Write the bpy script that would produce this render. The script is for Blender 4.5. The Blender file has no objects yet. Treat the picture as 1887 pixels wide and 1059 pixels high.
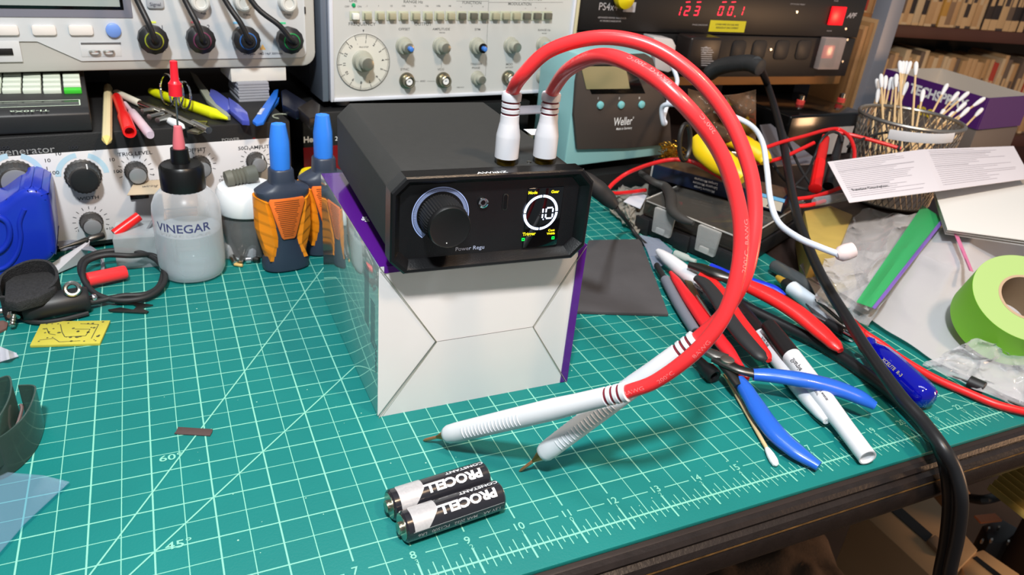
import bpy, bmesh, math, random
from mathutils import Vector as V, Matrix as M, noise as NZ
random.seed(7)
PI = math.pi
S = 0.0254                      # the scene is authored in inches on the cutting mat, 1 unit = 1 inch
Z0 = 0.75                       # height of the bench top above the floor, metres
C = bpy.context.scene.collection
# ---------------------------------------------------------------- camera
CAM = V((4.90686, -8.24391, 10.05016))
R = ((0.90764819, -0.41011442, 0.08933604), (-0.11654107, -0.4507116, -0.88502951), (0.40322815, 0.79288412, -0.45688274))
FPX = 1372.23
RX, RY, RZ = V(R[0]), V(R[1]), V(R[2])
def W(p): return V((p[0]*S, p[1]*S, p[2]*S + Z0))
cd = bpy.data.cameras.new('camera'); cam = bpy.data.objects.new('camera', cd); C.objects.link(cam)
mm = M((RX, -RY, -RZ)).transposed().to_4x4(); mm.translation = W(CAM); cam.matrix_world = mm
cd.sensor_width = 36; cd.lens = FPX/1887*36; cd.clip_start = 0.01; cd.clip_end = 50
cd.dof.use_dof = True; cd.dof.focus_distance = 0.37; cd.dof.aperture_fstop = 22
sc = bpy.context.scene; sc.camera = cam
sc.view_settings.view_transform = 'Standard'; sc.view_settings.look = 'None'
sc.view_settings.gamma = 1; sc.view_settings.use_curve_mapping = False
sc.view_settings.exposure = -0.08
sc.cycles.transparent_max_bounces = 24
# ---------------------------------------------------------------- light
w = bpy.data.worlds.new('room_ambience'); sc.world = w; w.use_nodes = True
w.node_tree.nodes['Background'].inputs[0].default_value = (0.86, 0.93, 1.0, 1)
w.node_tree.nodes['Background'].inputs[1].default_value = 0.25
def area(name, loc, to, size, power, col, sy=None):
    l = bpy.data.lights.new(name, 'AREA'); l.energy = power; l.size = size; l.color = col
    if sy: l.shape = 'RECTANGLE'; l.size_y = sy
    o = bpy.data.objects.new(name, l); C.objects.link(o); o.location = W(loc)
    o.rotation_euler = (W(to) - W(loc)).to_track_quat('-Z', 'Y').to_euler(); return o
area('bench_lamp', (2, -12, 32), (11, 8, 2), 0.07, 12.0, (0.93, 0.98, 1.0))
area('overhead_fill', (4, 2, 62), (12, 8, 0), 1.0, 7, (0.97, 0.98, 1.0), 0.25)  # added soft fill from overhead, stands for no real fitting
area('warm_room_lamp', (20, -16, 38), (14, 8, 2), 0.09, 6.2, (1.0, 0.70, 0.45))
# ---------------------------------------------------------------- helpers
def ray(px, py): return (RX*((px-943.5)/FPX) + RY*((py-529.5)/FPX) + RZ)
def g(px, py, z=0):             # the point at height z (inches) seen at that place of the photograph
    d = ray(px, py); return CAM + d*((z-CAM.z)/d.z)
def gy(px, py, y):
    d = ray(px, py); return CAM + d*((y-CAM.y)/d.y)
def gd(px, py, dep): return CAM + ray(px, py)*dep
def lin(c):
    c = c/255.0
    return c/12.92 if c <= 0.04045 else ((c+0.055)/1.055)**2.4
def rgb(r, g_, b): return (lin(r), lin(g_), lin(b), 1)
MATS = {}
def mat(name, col, rough=0.5, metal=0.0, spec=0.5, noise=0.0, nscale=60, bump=0.0, bscale=200, emit=0, trans=0, alpha=1, coat=0, ior=1.45):
    if name in MATS: return MATS[name]
    m = bpy.data.materials.new(name); m.use_nodes = True; nt = m.node_tree; b = nt.nodes['Principled BSDF']
    if not isinstance(col, tuple): col = tuple(col)
    if len(col) == 3: col = rgb(*col)
    b.inputs['Base Color'].default_value = col; b.inputs['Roughness'].default_value = rough
    b.inputs['Metallic'].default_value = metal; b.inputs['Specular IOR Level'].default_value = spec
    b.inputs['Transmission Weight'].default_value = trans; b.inputs['Alpha'].default_value = alpha
    b.inputs['Coat Weight'].default_value = coat; b.inputs['IOR'].default_value = ior
    if emit:
        b.inputs['Emission Color'].default_value = col; b.inputs['Emission Strength'].default_value = emit
    tc = None
    if noise or bump:
        tc = nt.nodes.new('ShaderNodeTexCoord')
    if noise:
        n = nt.nodes.new('ShaderNodeTexNoise'); n.inputs['Scale'].default_value = nscale; n.inputs['Detail'].default_value = 5
        nt.links.new(tc.outputs['Object'], n.inputs['Vector'])
        mx = nt.nodes.new('ShaderNodeMix'); mx.data_type = 'RGBA'; mx.blend_type = 'MULTIPLY'
        mx.inputs[6].default_value = col
        rp = nt.nodes.new('ShaderNodeValToRGB'); rp.color_ramp.elements[0].position = .3; rp.color_ramp.elements[1].position = .7
        lo = 1-noise; rp.color_ramp.elements[0].color = (lo, lo, lo, 1); rp.color_ramp.elements[1].color = (1+noise*.3,)*3 + (1,)
        nt.links.new(n.outputs['Fac'], rp.inputs['Fac']); nt.links.new(rp.outputs['Color'], mx.inputs[7])
        mx.inputs[0].default_value = 1
        nt.links.new(mx.outputs[2], b.inputs['Base Color'])
    if bump:
        n2 = nt.nodes.new('ShaderNodeTexNoise'); n2.inputs['Scale'].default_value = bscale; n2.inputs['Detail'].default_value = 3
        nt.links.new(tc.outputs['Object'], n2.inputs['Vector'])
        bp = nt.nodes.new('ShaderNodeBump'); bp.inputs['Strength'].default_value = bump; bp.inputs['Distance'].default_value = 0.0006
        nt.links.new(n2.outputs['Fac'], bp.inputs['Height']); nt.links.new(bp.outputs['Normal'], b.inputs['Normal'])
    MATS[name] = m; return m
def film(name, col, clear=0.8, rough=0.12, gloss=0.5):        # thin clear plastic sheet
    if name in MATS: return MATS[name]
    m = bpy.data.materials.new(name); m.use_nodes = True; nt = m.node_tree; nt.nodes.clear()
    out = nt.nodes.new('ShaderNodeOutputMaterial'); tr = nt.nodes.new('ShaderNodeBsdfTransparent')
    tr.inputs[0].default_value = rgb(*[min(255, c_+60) for c_ in col])
    df = nt.nodes.new('ShaderNodeBsdfPrincipled'); df.inputs['Base Color'].default_value = rgb(*col); df.inputs['Roughness'].default_value = rough
    df.inputs['Specular IOR Level'].default_value = gloss
    fr0 = nt.nodes.new('ShaderNodeLayerWeight'); fr = nt.nodes.new('ShaderNodeMath'); fr.operation = 'POWER'; fr.inputs[1].default_value = 3; nt.links.new(fr0.outputs['Facing'], fr.inputs[0])
    ad = nt.nodes.new('ShaderNodeMath'); ad.operation = 'ADD'; ad.inputs[1].default_value = 1-clear; ad.use_clamp = True
    mx = nt.nodes.new('ShaderNodeMixShader'); nt.links.new(fr.outputs[0], ad.inputs[0]); nt.links.new(ad.outputs[0], mx.inputs[0])
    nt.links.new(tr.outputs[0], mx.inputs[1]); nt.links.new(df.outputs[0], mx.inputs[2]); nt.links.new(mx.outputs[0], out.inputs[0])
    MATS[name] = m; return m
class Fr:                        # a local frame: u right, v up, w outwards
    def __init__(s, o, u=(1, 0, 0), v=(0, 0, 1), w=None):
        s.o = V(o); s.u = V(u).normalized(); s.v = V(v).normalized()
        s.w = V(w).normalized() if w else s.u.cross(s.v).normalized()
        if not w: s.v = s.w.cross(s.u).normalized()
    def p(s, a, b=0, c=0): return s.o + s.u*a + s.v*b + s.w*c
    def px(s, x, y, c=0):        # panel coordinates of the place seen at x, y
        d = ray(x, y); o = s.o + s.w*c; t = (o-CAM).dot(s.w)/d.dot(s.w); q = CAM + d*t - s.o
        return q.dot(s.u), q.dot(s.v)
    def sub(s, a, b, c=0): return Fr(s.p(a, b, c), s.u, s.v, s.w)
def yawfr(x, y, z, deg):
    a = math.radians(deg); return Fr((x, y, z), (math.cos(a), math.sin(a), 0), (0, 0, 1))
def flatfr(x, y, z, deg=0):      # u, v lie on the table, w points up
    a = math.radians(deg); return Fr((x, y, z), (math.cos(a), math.sin(a), 0), (-math.sin(a), math.cos(a), 0), (0, 0, 1))
WF = Fr((0, 0, 0), (1, 0, 0), (0, 1, 0), (0, 0, 1))
def catmull(pts, n=6, closed=False):
    pts = [V(p) for p in pts]
    if len(pts) < 3 or n <= 1: return pts
    out = []; N = len(pts)
    for i in range(N if closed else N-1):
        if closed: a, b, c, d = pts[i-1], pts[i], pts[(i+1) % N], pts[(i+2) % N]
        else: a, b, c, d = pts[max(i-1, 0)], pts[i], pts[i+1], pts[min(i+2, N-1)]
        for k in range(n):
            t = k/n
            out.append(0.5*((2*b) + (c-a)*t + (2*a-5*b+4*c-d)*t*t + (3*b-a-3*c+d)*t**3))
    if not closed: out.append(pts[-1])
    return out
class MB:
    def __init__(s): s.bm = bmesh.new(); s.mi = 0
    def _merge(s, tmp, fr=None):
        vm = {}
        for v in tmp.verts: vm[v] = s.bm.verts.new(fr.p(*v.co) if fr else v.co)
        for f in tmp.faces:
            try: nf = s.bm.faces.new([vm[v] for v in f.verts]); nf.material_index = s.mi
            except ValueError: pass
        tmp.free()
    def box(s, fr, u, v, w, bev=0.0, seg=2):
        t = bmesh.new(); bmesh.ops.create_cube(t, size=1)
        for q in t.verts:
            q.co = V(((u[0]+u[1])/2+q.co.x*(u[1]-u[0]), (v[0]+v[1])/2+q.co.y*(v[1]-v[0]), (w[0]+w[1])/2+q.co.z*(w[1]-w[0])))
        if bev: bmesh.ops.bevel(t, geom=list(t.edges), offset=bev, segments=seg, profile=0.5, affect='EDGES')
        s._merge(t, fr); return s
    def prism(s, fr, pts, w, bev=0.0, seg=2):    # outline in u, v pushed through w0..w1
        t = bmesh.new(); a = [t.verts.new((p[0], p[1], w[0])) for p in pts]; b = [t.verts.new((p[0], p[1], w[1])) for p in pts]; n = len(pts)
        t.faces.new(a[::-1]); t.faces.new(b)
        for i in range(n): t.faces.new((a[i], a[(i+1) % n], b[(i+1) % n], b[i]))
        bmesh.ops.recalc_face_normals(t, faces=t.faces)
        if bev: bmesh.ops.bevel(t, geom=list(t.edges), offset=bev, segments=seg, profile=0.5, affect='EDGES')
        s._merge(t, fr); return s
    def loft(s, rings, cap0=True, cap1=True, closed=True):
        vs = [[s.bm.verts.new(p) for p in r] for r in rings]; n = len(rings[0])
        for i in range(len(vs)-1):
            for k in range(n if closed else n-1):
                f = s.bm.faces.new((vs[i][k], vs[i][(k+1) % n], vs[i+1][(k+1) % n], vs[i+1][k])); f.material_index = s.mi
        if closed and cap0: s.bm.faces.new(vs[0][::-1]).material_index = s.mi
        if closed and cap1: s.bm.faces.new(vs[-1]).material_index = s.mi
        return s
    def lathe(s, fr, prof, n=32, cap0=True, cap1=True, rib=0, ribd=0.0, sx=1, sy=1):      # prof = [(radius, w), ...] about the w axis
        rings = []
        for r, z in prof:
            ring = []
            for k in range(n):
                a = 2*PI*k/n; rr = r*(1-(ribd if (rib and k % 2) else 0)); ring.append(fr.p(rr*math.cos(a)*sx, rr*math.sin(a)*sy, z))
            rings.append(ring)
        return s.loft(rings, cap0, cap1)
    def cyl(s, p0, p1, r0, r1=None, n=16):
        p0, p1 = V(p0), V(p1); r1 = r0 if r1 is None else r1; d = (p1-p0); L = d.length
        fr = axfr(p0, d); return s.lathe(fr, [(r0, 0), (r1, L)], n)
    def sweep(s, pts, ra, rb=None, n=12, up=None, sub=6, closed=False, power=2):
        P = catmull(pts, sub, closed); N = len(P)
        def rad(r, t):
            if not isinstance(r, (list, tuple)): return r
            x = t*(len(r)-1); i = min(int(x), len(r)-2); f = x-i; f = f*f*(3-2*f) if len(r) > 2 else f
            return r[i]*(1-f)+r[i+1]*f
        rings = []; nrm = None
        for i, p in enumerate(P):
            if closed: t = P[(i+1) % N]-P[i-1]
            else: t = P[min(i+1, N-1)]-P[max(i-1, 0)]
            t.normalize()
            if up is not None: side = t.cross(V(up))
            else:
                if nrm is None: nrm = t.orthogonal()
                nrm = (nrm - t*nrm.dot(t)); side = nrm
            side.normalize(); nrm = side.copy(); o = side.cross(t).normalized()
            tt = i/(N-1) if N > 1 else 0; a = rad(ra, tt); b = rad(rb, tt) if rb is not None else a; ring = []
            for k in range(n):
                th = 2*PI*k/n; cx, cy = math.cos(th), math.sin(th)
                if power != 2: cx = math.copysign(abs(cx)**(2/power), cx); cy = math.copysign(abs(cy)**(2/power), cy)
                ring.append(p+side*(a*cx)+o*(b*cy))
            rings.append(ring)
        if closed: rings.append(rings[0])
        if closed:
            vs = [[s.bm.verts.new(q) for q in r] for r in rings[:-1]]; vs.append(vs[0])
            for i in range(len(vs)-1):
                for k in range(n): s.bm.faces.new((vs[i][k], vs[i][(k+1) % n], vs[i+1][(k+1) % n], vs[i+1][k])).material_index = s.mi
            return s
        return s.loft(rings)
    def ribbon(s, pts, wid, th, side, sub=6):      # a flat band along pts
        P = catmull(pts, sub); N = len(P); rings = []; side = V(side).normalized()
        for i, p in enumerate(P):
            t = (P[min(i+1, N-1)]-P[max(i-1, 0)]).normalized(); o = t.cross(side).normalized()
            a, b = side*(wid/2), o*(th/2); rings.append([p+a+b, p-a+b, p-a-b, p+a-b])
        return s.loft(rings)
    def poly(s, pts): s.bm.faces.new([s.bm.verts.new(V(p)) for p in pts]).material_index = s.mi; return s
    def grid(s, f, nu, nv, th=0.0, nrm=(0, 0, 1)):     # f(a, b) for a, b in 0..1
        def layer(off):
            return [[s.bm.verts.new(V(f(i/nu, j/nv))+off) for j in range(nv+1)] for i in range(nu+1)]
        A = layer(V((0, 0, 0)))
        def fill(G, flip):
            for i in range(nu):
                for j in range(nv):
                    q = (G[i][j], G[i+1][j], G[i+1][j+1], G[i][j+1]); s.bm.faces.new(q[::-1] if flip else q).material_index = s.mi
        fill(A, False)
        if th:
            B = layer(V(nrm)*(-th)); fill(B, True)
            for i in range(nu):
                for j in (0, nv): s.bm.faces.new((A[i][j], B[i][j], B[i+1][j], A[i+1][j])).material_index = s.mi
            for j in range(nv):
                for i in (0, nu): s.bm.faces.new((A[i][j], A[i][j+1], B[i][j+1], B[i][j])).material_index = s.mi
        return s
    def text(s, txt, fr=None, u=0, v=0, h=0.1, w=0.004, rot=0, align='CENTER', sx=1.0, bold=0.0, fn=None, slices=0, shear=0.0):
        cu = bpy.data.curves.new('t', 'FONT'); cu.body = txt; cu.align_x = align; cu.align_y = 'CENTER'; cu.size = 1.0; cu.offset = bold; cu.shear = shear
        cu.resolution_u = 3
        o = bpy.data.objects.new('t', cu); me = bpy.data.meshes.new_from_object(o)
        bpy.data.objects.remove(o); bpy.data.curves.remove(cu)
        t = bmesh.new(); t.from_mesh(me); bpy.data.meshes.remove(me)
        if slices:
            ys = [q.co.y for q in t.verts]; xs = [q.co.x for q in t.verts]
            if ys:
                for k in range(1, slices): bmesh.ops.bisect_plane(t, geom=t.verts[:]+t.edges[:]+t.faces[:], plane_co=(0, min(ys)+(max(ys)-min(ys))*k/slices, 0), plane_no=(0, 1, 0))
        ca, sa = math.cos(math.radians(rot)), math.sin(math.radians(rot)); k = h/0.72
        for q in t.verts:
            x, y = q.co.x*k*sx, q.co.y*k; x, y = x*ca-y*sa, x*sa+y*ca
            q.co = fn(x, y) if fn else fr.p(u+x, v+y, w)
        s._merge(t); return s
    def line(s, fr, a, b, wd, w=0.004):          # a printed stroke on a panel
        a, b = V((a[0], a[1])), V((b[0], b[1])); d = (b-a); d.normalize(); n = V((-d.y, d.x))*(wd/2)
        return s.poly([fr.p(*(a+n), w), fr.p(*(a-n), w), fr.p(*(b-n), w), fr.p(*(b+n), w)])
    def ring(s, fr, r0, r1, u=0, v=0, w=0.004, a0=0, a1=360, n=48):
        for k in range(n):
            t0 = math.radians(a0+(a1-a0)*k/n); t1 = math.radians(a0+(a1-a0)*(k+1)/n)
            s.poly([fr.p(u+r*math.cos(t), v+r*math.sin(t), w) for r, t in ((r0, t0), (r1, t0), (r1, t1), (r0, t1))])
        return s
    def disc(s, fr, r, u=0, v=0, w=0.004, n=24):
        return s.poly([fr.p(u+r*math.cos(2*PI*k/n), v+r*math.sin(2*PI*k/n), w) for k in range(n)])
def axfr(p, d, up=(0, 0, 1)):    # frame whose w axis runs along d
    d = V(d).normalized(); u = V(up).cross(d)
    if u.length < 1e-4: u = V((1, 0, 0))
    u.normalize(); return Fr(p, u, d.cross(u), d)
ORI = {}
def tag(o, label=None, cat=None, group=None, kind=None):
    if label: o['label'] = label
    if cat: o['category'] = cat
    if group: o['group'] = group
    if kind: o['kind'] = kind
    return o
def thing(name, label, cat, at=(0, 0, 0), group=None, rz=0):
    o = bpy.data.objects.new(name, None); C.objects.link(o); o.empty_display_size = 0.01
    wo = W(at); o.location = wo; ORI[o.name] = wo; return tag(o, label, cat, group)
def obj(name, mb, m, parent=None, smooth=True, ang=38, weld=True, origin=None):
    bm = mb.bm
    if weld: bmesh.ops.remove_doubles(bm, verts=bm.verts, dist=1e-5)
    if weld: bmesh.ops.recalc_face_normals(bm, faces=bm.faces)
    for v in bm.verts: v.co = W(v.co)
    co = [v.co for v in bm.verts]
    lo = V([min(c[i] for c in co) for i in range(3)]); hi = V([max(c[i] for c in co) for i in range(3)])
    org = W(origin) if origin is not None else V(((lo.x+hi.x)/2, (lo.y+hi.y)/2, lo.z))
    for v in bm.verts: v.co -= org
    if smooth:
        for f in bm.faces: f.smooth = True
        for e in bm.edges:
            if len(e.link_faces) == 2 and e.calc_face_angle(0) > math.radians(ang): e.smooth = False
    me = bpy.data.meshes.new(name); bm.to_mesh(me); bm.free()
    for x in (m if isinstance(m, (list, tuple)) else [m]): me.materials.append(x)
    o = bpy.data.objects.new(name, me); C.objects.link(o); ORI[o.name] = org
    if parent: o.parent = parent; o.location = org - ORI[parent.name]
    else: o.location = org
    return o
def dup(root, at, rz=0, label=None, cat=None, group=None):
    def cp(o, par):
        c_ = o.copy(); C.objects.link(c_); c_.parent = par; ORI[c_.name] = ORI[o.name]
        for ch in [x for x in o.children]: cp(ch, c_)
        return c_
    r = cp(root, None); r.location = W(at); r.rotation_euler = (0, 0, rz); ORI[r.name] = W(at)
    return tag(r, label, cat, group)
# ---------------------------------------------------------------- materials
BLK = mat('black_plastic', (30, 30, 32), 0.45, noise=.1); BLKG = mat('gloss_black', (10, 10, 11), 0.12); RUB = mat('black_rubber', (34, 34, 35), 0.55)
WHT = mat('white_plastic', (228, 230, 232), 0.4); STEEL = mat('steel', (190, 188, 182), 0.25, 1); CHROME = mat('chrome', (225, 225, 228), 0.08, 1)
DKST = mat('dark_steel', (95, 93, 90), 0.38, 1); BRASS = mat('brass', (190, 150, 80), 0.28, 1); COPPER = mat('copper', (190, 120, 75), 0.35, 1)
REDP = mat('red_silicone', (244, 54, 58), 0.3, spec=.5, coat=.3); REDS = mat('red_plastic', (225, 28, 28), 0.3); PRW = mat('white_print', (235, 235, 235), 0.6); PRK = mat('black_print', (40, 42, 48), 0.7)
GREY = mat('grey_plastic', (120, 122, 125), 0.5)
PAPER = mat('paper', (232, 228, 224), 0.8); CARD = mat('white_card', (232, 230, 224), 0.35, noise=.03, nscale=20)
# ================================================================ THE SETTING
def st(o): o['kind'] = 'structure'; return o
st(obj('floor', MB().box(WF, (-80, 150), (-60, 90), (-30.5, -29.53)), mat('floor_carpet', (70, 58, 50), .9, noise=.3, nscale=8)))
st(obj('wall_back', MB().box(WF, (-80, 150), (90, 92), (-29.53, 75)), mat('wall_paint', (58, 48, 42), .9)))
st(obj('wall_left', MB().box(WF, (-82, -80), (-60, 92), (-29.53, 75)), mat('wall_paint2', (190, 185, 178), .9)))
# workbench
wb = thing('workbench', 'dark brown workbench with a grooved front edge carrying the green cutting mat', 'desk', (14, 12, -29.53))
WOODD = mat('dark_laminate', (42, 32, 29), .45, noise=.25, nscale=30, bump=.1)
obj('bench_top', MB().box(WF, (-14, 44), (-.62, 40), (-1.0, -.1), .06), WOODD, wb)
e = MB(); e.prism(Fr((-14, 0, 0), (0, 1, 0), (0, 0, 1), (1, 0, 0)), [(-.62, -.1), (-.72, -.12), (-.78, -.2), (-.74, -.27), (-.74, -.3), (-.84, -.36), (-.88, -.5), (-.84, -.56), (-.86, -.62), (-.9, -.95), (-.8, -1.2), (-.5, -1.35), (-.3, -1.35), (-.3, -1.0), (-.62, -1.0)], (0, 58))
obj('edge_moulding', e, mat('edge_laminate', (36, 29, 27), .35, noise=.3, nscale=90, bump=.25, bscale=500), wb)
obj('edge_pinstripe', MB().box(WF, (-14, 44), (-.875, -.84), (-.57, -.53)), mat('worn_gold', (120, 88, 48), .5, noise=.6, nscale=120), wb)
for x, y in ((-12, 3), (40, 3), (-12, 37), (40, 37)):
    obj('leg', MB().box(WF, (x, x+2), (y, y+2), (-29.53, -1.0), .1), WOODD, wb)
# cutting mat: 23.5 inch ruler along the front, half inch grid
cm = thing('cutting_mat', 'green self healing cutting mat with a pale half inch grid on the workbench', 'cutting mat', (11.5, 8.5, -.1))
MATG = mat('mat_green', (17, 116, 112), .5, spec=.35, noise=.10, nscale=14, bump=.18, bscale=900)
t = MB(); t.prism(flatfr(0, 0, 0), [(-.6, -.5), (23.45, -.5), (23.6, -.35), (23.6, 17.3), (23.45, 17.5), (-.6, 17.5)], (-.1, 0), .012)
obj('mat_sheet', t, MATG, cm)
GL = mat('mat_print', (128, 196, 176), .6)
t = MB(); z = .003
def seg(a, b, wd): t.line(flatfr(0, 0, 0), a, b, wd, z)
for i in range(1, 46):
    x = i/2; inch = i % 2 == 0
    z = .0045; seg((x, .5 if not inch else .72), (x, 17), .029 if inch else .0165); z = .003
for i in range(1, 34):
    y = i/2
    if i == 1:
        for k in range(23): seg((k+.2, y), (k+.8, y), .022)
    else: seg((0, y), (23, y), .026 if i % 2 == 0 else .0165)
z = .006; seg((0, 0), (23, 0), .04); seg((0, 0), (0, 17), .05); seg((23, 0), (23, 17), .04); seg((0, 17), (23, 17), .04)
z = .0075
for i in range(0, 185):
    x = i/8; L = (.3, .27) if i % 8 == 0 else ((.5, .24) if i % 4 == 0 else ((.26, .2) if i % 2 == 0 else (.13, .11)))
    seg((x, -L[1]), (x, L[0]), .036 if i % 8 == 0 else .02)
z = .009; seg((2, 0), (2+17/math.tan(PI/3), 17), .03); seg((2, 0), (19, 17), .03); seg((22, 1), (23, 0), .025)
f0 = flatfr(0, 0, 0)
for i in range(1, 23):
    t.text(str(i), f0, i-.02, .5, .17, z, bold=.01)
    t.text(str(abs(11-i)), f0, i, .36-.02, .11, z)
q60, q45 = g(315, 843), g(330, 1003); t.text('60°', f0, q60.x, q60.y, .17, z, sx=1.3, bold=.012); t.text('45°', f0, q45.x, q45.y, .17, z, sx=1.3, bold=.012)
obj('printed_grid', t, GL, cm, weld=False, smooth=False)
sp = MB()
for k in range(90):
    x, y, r = random.uniform(3, 21), random.uniform(0, 12), random.uniform(.006, .02); sp.disc(f0, r, x, y, .005, 6)
obj('glue_specks', sp, mat('pale_specks', (150, 200, 180), .6), cm, weld=False); bpy.data.objects['glue_specks']['kind'] = 'stuff'
# ================================================================ UNDER THE BENCH
area('under_bench_fill', (78, -30, 0), (38, 10, -18), 0.25, 9, (1.0, 0.58, 0.3))  # added warm light that brightens what lies under the bench
TAN = mat('beige_case', (205, 170, 128), .6); SLOT = mat('slot_black', (14, 12, 12), .5)
def pxprism(pts, z, d, m, name, parent, bev=0.05):
    q = [g(x, y, z) for x, y in pts]; o = MB().prism(flatfr(0, 0, 0), [(p.x, p.y) for p in q], (z-d, z), bev); return obj(name, o, m, parent)
bb = thing('media_deck', 'beige slotted equipment case lying in shadow under the bench', 'equipment case', g(1680, 980, -19))
pxprism([(1579, 936), (1700, 890), (1802, 1012), (1735, 1080)], -14, 5, TAN, 'case', bb)
pxprism([(1622, 923), (1640, 916), (1719, 985), (1706, 997)], -13.97, .1, SLOT, 'slot', bb, 0)
pxprism([(1709, 993), (1724, 984), (1748, 1003), (1737, 1022)], -13.8, .3, mat('beige_knob', (170, 140, 112), .6), 'latch', bb)
bc = thing('floppy_drive', 'smaller beige drive case with a black slot at the bottom right corner', 'drive', g(1820, 1050, -19))
pxprism([(1764, 1027), (1812, 1012), (1880, 1058), (1860, 1110), (1800, 1105)], -14.2, 4.8, TAN, 'case', bc)
pxprism([(1792, 1027), (1800, 1024), (1850, 1062), (1840, 1066)], -14.17, .1, SLOT, 'slot', bc, 0)
# corrugated cover
rc = MB(); A, B, D_ = g(1820, 898, -6), g(1887, 951, -6), g(1793, 850, -6)
du = (B-A)*2.4; dv = g(1905, 820, -6)-A
rc.grid(lambda a, b: A+du*a+dv*b+V((0, 0, .12*math.sin(b*40*PI/2))), 4, 160, .08)
tag(obj('ribbed_sheet', rc, mat('gold_ribbed', (178, 150, 78), .45, noise=.1)), 'yellow ribbed panel below the right end of the bench edge', 'panel')
bp = thing('power_adapter', 'black box with an orange label among cables under the bench', 'power supply', g(1830, 990, -20))
pxprism([(1810, 968), (1845, 955), (1880, 975), (1850, 1000), (1822, 1000)], -15, 4, BLK, 'housing', bp)
pxprism([(1796, 949), (1834, 945), (1847, 958), (1808, 962)], -14.6, .1, mat('orange_label', (235, 140, 90), .6), 'label', bp, 0)
for px_, py_ in ((1823, 972), (1841, 970), (1811, 994), (1828, 993), (1859, 996)):
    pxprism([(px_-2, py_-2), (px_+2, py_-2), (px_+2, py_+2), (px_-2, py_+2)], -14.7, .2, STEEL, 'screw', bp, 0)
bk = MB(); bk.sweep([g(1790, 918, -13), g(1815, 920, -12.4), g(1850, 910, -13), g(1895, 890, -14)], .22); tag(obj('equipment_cable', bk, RUB), 'thick black cable running behind the orange labelled box', 'cable')
tag(obj('wood_offcut', MB().prism(flatfr(0, 0, 0), [tuple(g(x, y, -16).xy) for x, y in ((1720, 890), (1765, 870), (1792, 914), (1745, 925))], (-20, -16), .05), mat('tan_board', (200, 150, 105), .7)), 'short tan board standing behind the hanging black cables', 'board')
# upholstered chair seat
random.seed(3)
RB = [g(1715, 1085, -10.5), g(1668, 1050, -10.5), g(1622, 1018, -10.5), g(1585, 975, -10.5), g(1556, 935, -10.5), g(1520, 900, -10.5)]
RBc = catmull(RB, 6)
def cush(a, b):
    r_ = RBc[min(len(RBc)-1, int(b*(len(RBc)-1)))]; x = r_.x-20*(1-a); y = r_.y-2*(1-a)*1.5
    e2 = min(1, (1-a)*9); n_ = NZ.noise(V((x*.35, y*.35, 1)))*1.1+NZ.noise(V((x*1.1, y*1.1, 5)))*.35
    return V((x+.3*n_, y, -10.5-(1-e2)**2*4+n_*.8))
tag(obj('chair_cushion', MB().grid(cush, 60, 30, 1.6), mat('brown_fur_fabric', (112, 90, 72), .95, noise=.45, nscale=45, bump=.6, bscale=300)), 'worn grey brown fabric chair cushion under the front of the bench', 'cushion')
# ================================================================ WELDER ON ITS BOX
BX0, BX1, BY0, BY1, BH = 8.42, 13.03, 4.37, 9.85, 3.6
bx = thing('product_box', 'white and purple cardboard box used as a riser under the black welder', 'box', (10.7, 7.1, 0))
WF2 = WF
PUR = mat('purple_gloss', (84, 24, 128), .18, coat=.4, noise=.12, nscale=10)
WGL = mat('gloss_card', (196, 208, 202), .06, .55, coat=.7, noise=.04, nscale=15)
t = MB(); t.box(WF, (BX0, BX1), (BY0+.03, BY1), (0, BH), .03); obj('carton', t, WGL, bx)
# folded end: four flaps with a raised centre seam
f = Fr((BX0, BY0+.03, 0), (1, 0, 0), (0, 0, 1)); Wd = BX1-BX0
cL, cR = f.px(803, 627), f.px(980, 600)
t = MB(); k = .035
P4 = [(0, 0), (Wd, 0), (Wd, BH), (0, BH)]
def flap(pts, off=.0):
    q = [f.p(a, b, c) for a, b, c in pts]; t.poly(q)
t.poly([f.p(0.02, 0, .012), f.p(Wd-.02, 0, .012), f.p(cR[0], cR[1], .06), f.p(cL[0], cL[1], .06)])
t.poly([f.p(0.02, BH, .012), f.p(cL[0], cL[1], .045), f.p(cR[0], cR[1], .045), f.p(Wd-.02, BH, .012)])
t.poly([f.p(0, 0.03, .004), f.p(cL[0]-.02, cL[1], .03), f.p(0, BH-.03, .004)])
t.poly([f.p(Wd, 0.03, .004), f.p(Wd, BH-.03, .004), f.p(cR[0]+.02, cR[1], .03)])
obj('folded_end', t, mat('white_board', (224, 219, 219), .3, coat=.25, noise=.03, nscale=12), bx, smooth=False)
t = MB()
for a, b in (((0, 0), cL), ((0, BH), cL), ((Wd, 0), cR), ((Wd, BH), cR)): t.line(f, (a[0]*.996+.01, a[1]*.996+.01), b, .015, .0645)
obj('flap_gap', t, mat('board_edge_grey', (138, 134, 120), .8), bx)
t = MB(); t.box(WF, (BX0+.01, BX1-.01), (BY0+.02, BY1-.01), (BH-.005, BH+.008)); t.box(WF, (BX1-.01, BX1+.02), (BY0+.0, BY1), (0, BH+.005))
t.box(WF, (BX0+.1, BX1), (BY0-.004, BY0+.03), (BH-.14, BH+.002)); t.box(WF, (BX1-.17, BX1+.01), (BY0-.006, BY0+.03), (0.02, BH))
obj('purple_top', t, PUR, bx)
fl = Fr((BX0, BY1, 0), (0, -1, 0), (0, 0, 1)); t = MB()       # left side: grey print block
t.mi = 0
for i in range(26): t.line(fl, (4.35+.0, 3.2-i*.055), (4.72, 3.2-i*.055), .02)
for i in range(18): t.line(fl, (4.86, 2.6-i*.06), (5.2, 2.6-i*.06), .024)
t.text('GENUINE', fl, 5.3, 1.4, .12, rot=90)
obj('side_print', t, mat('grey_print', (110, 118, 128), .5), bx, weld=False)
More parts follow.
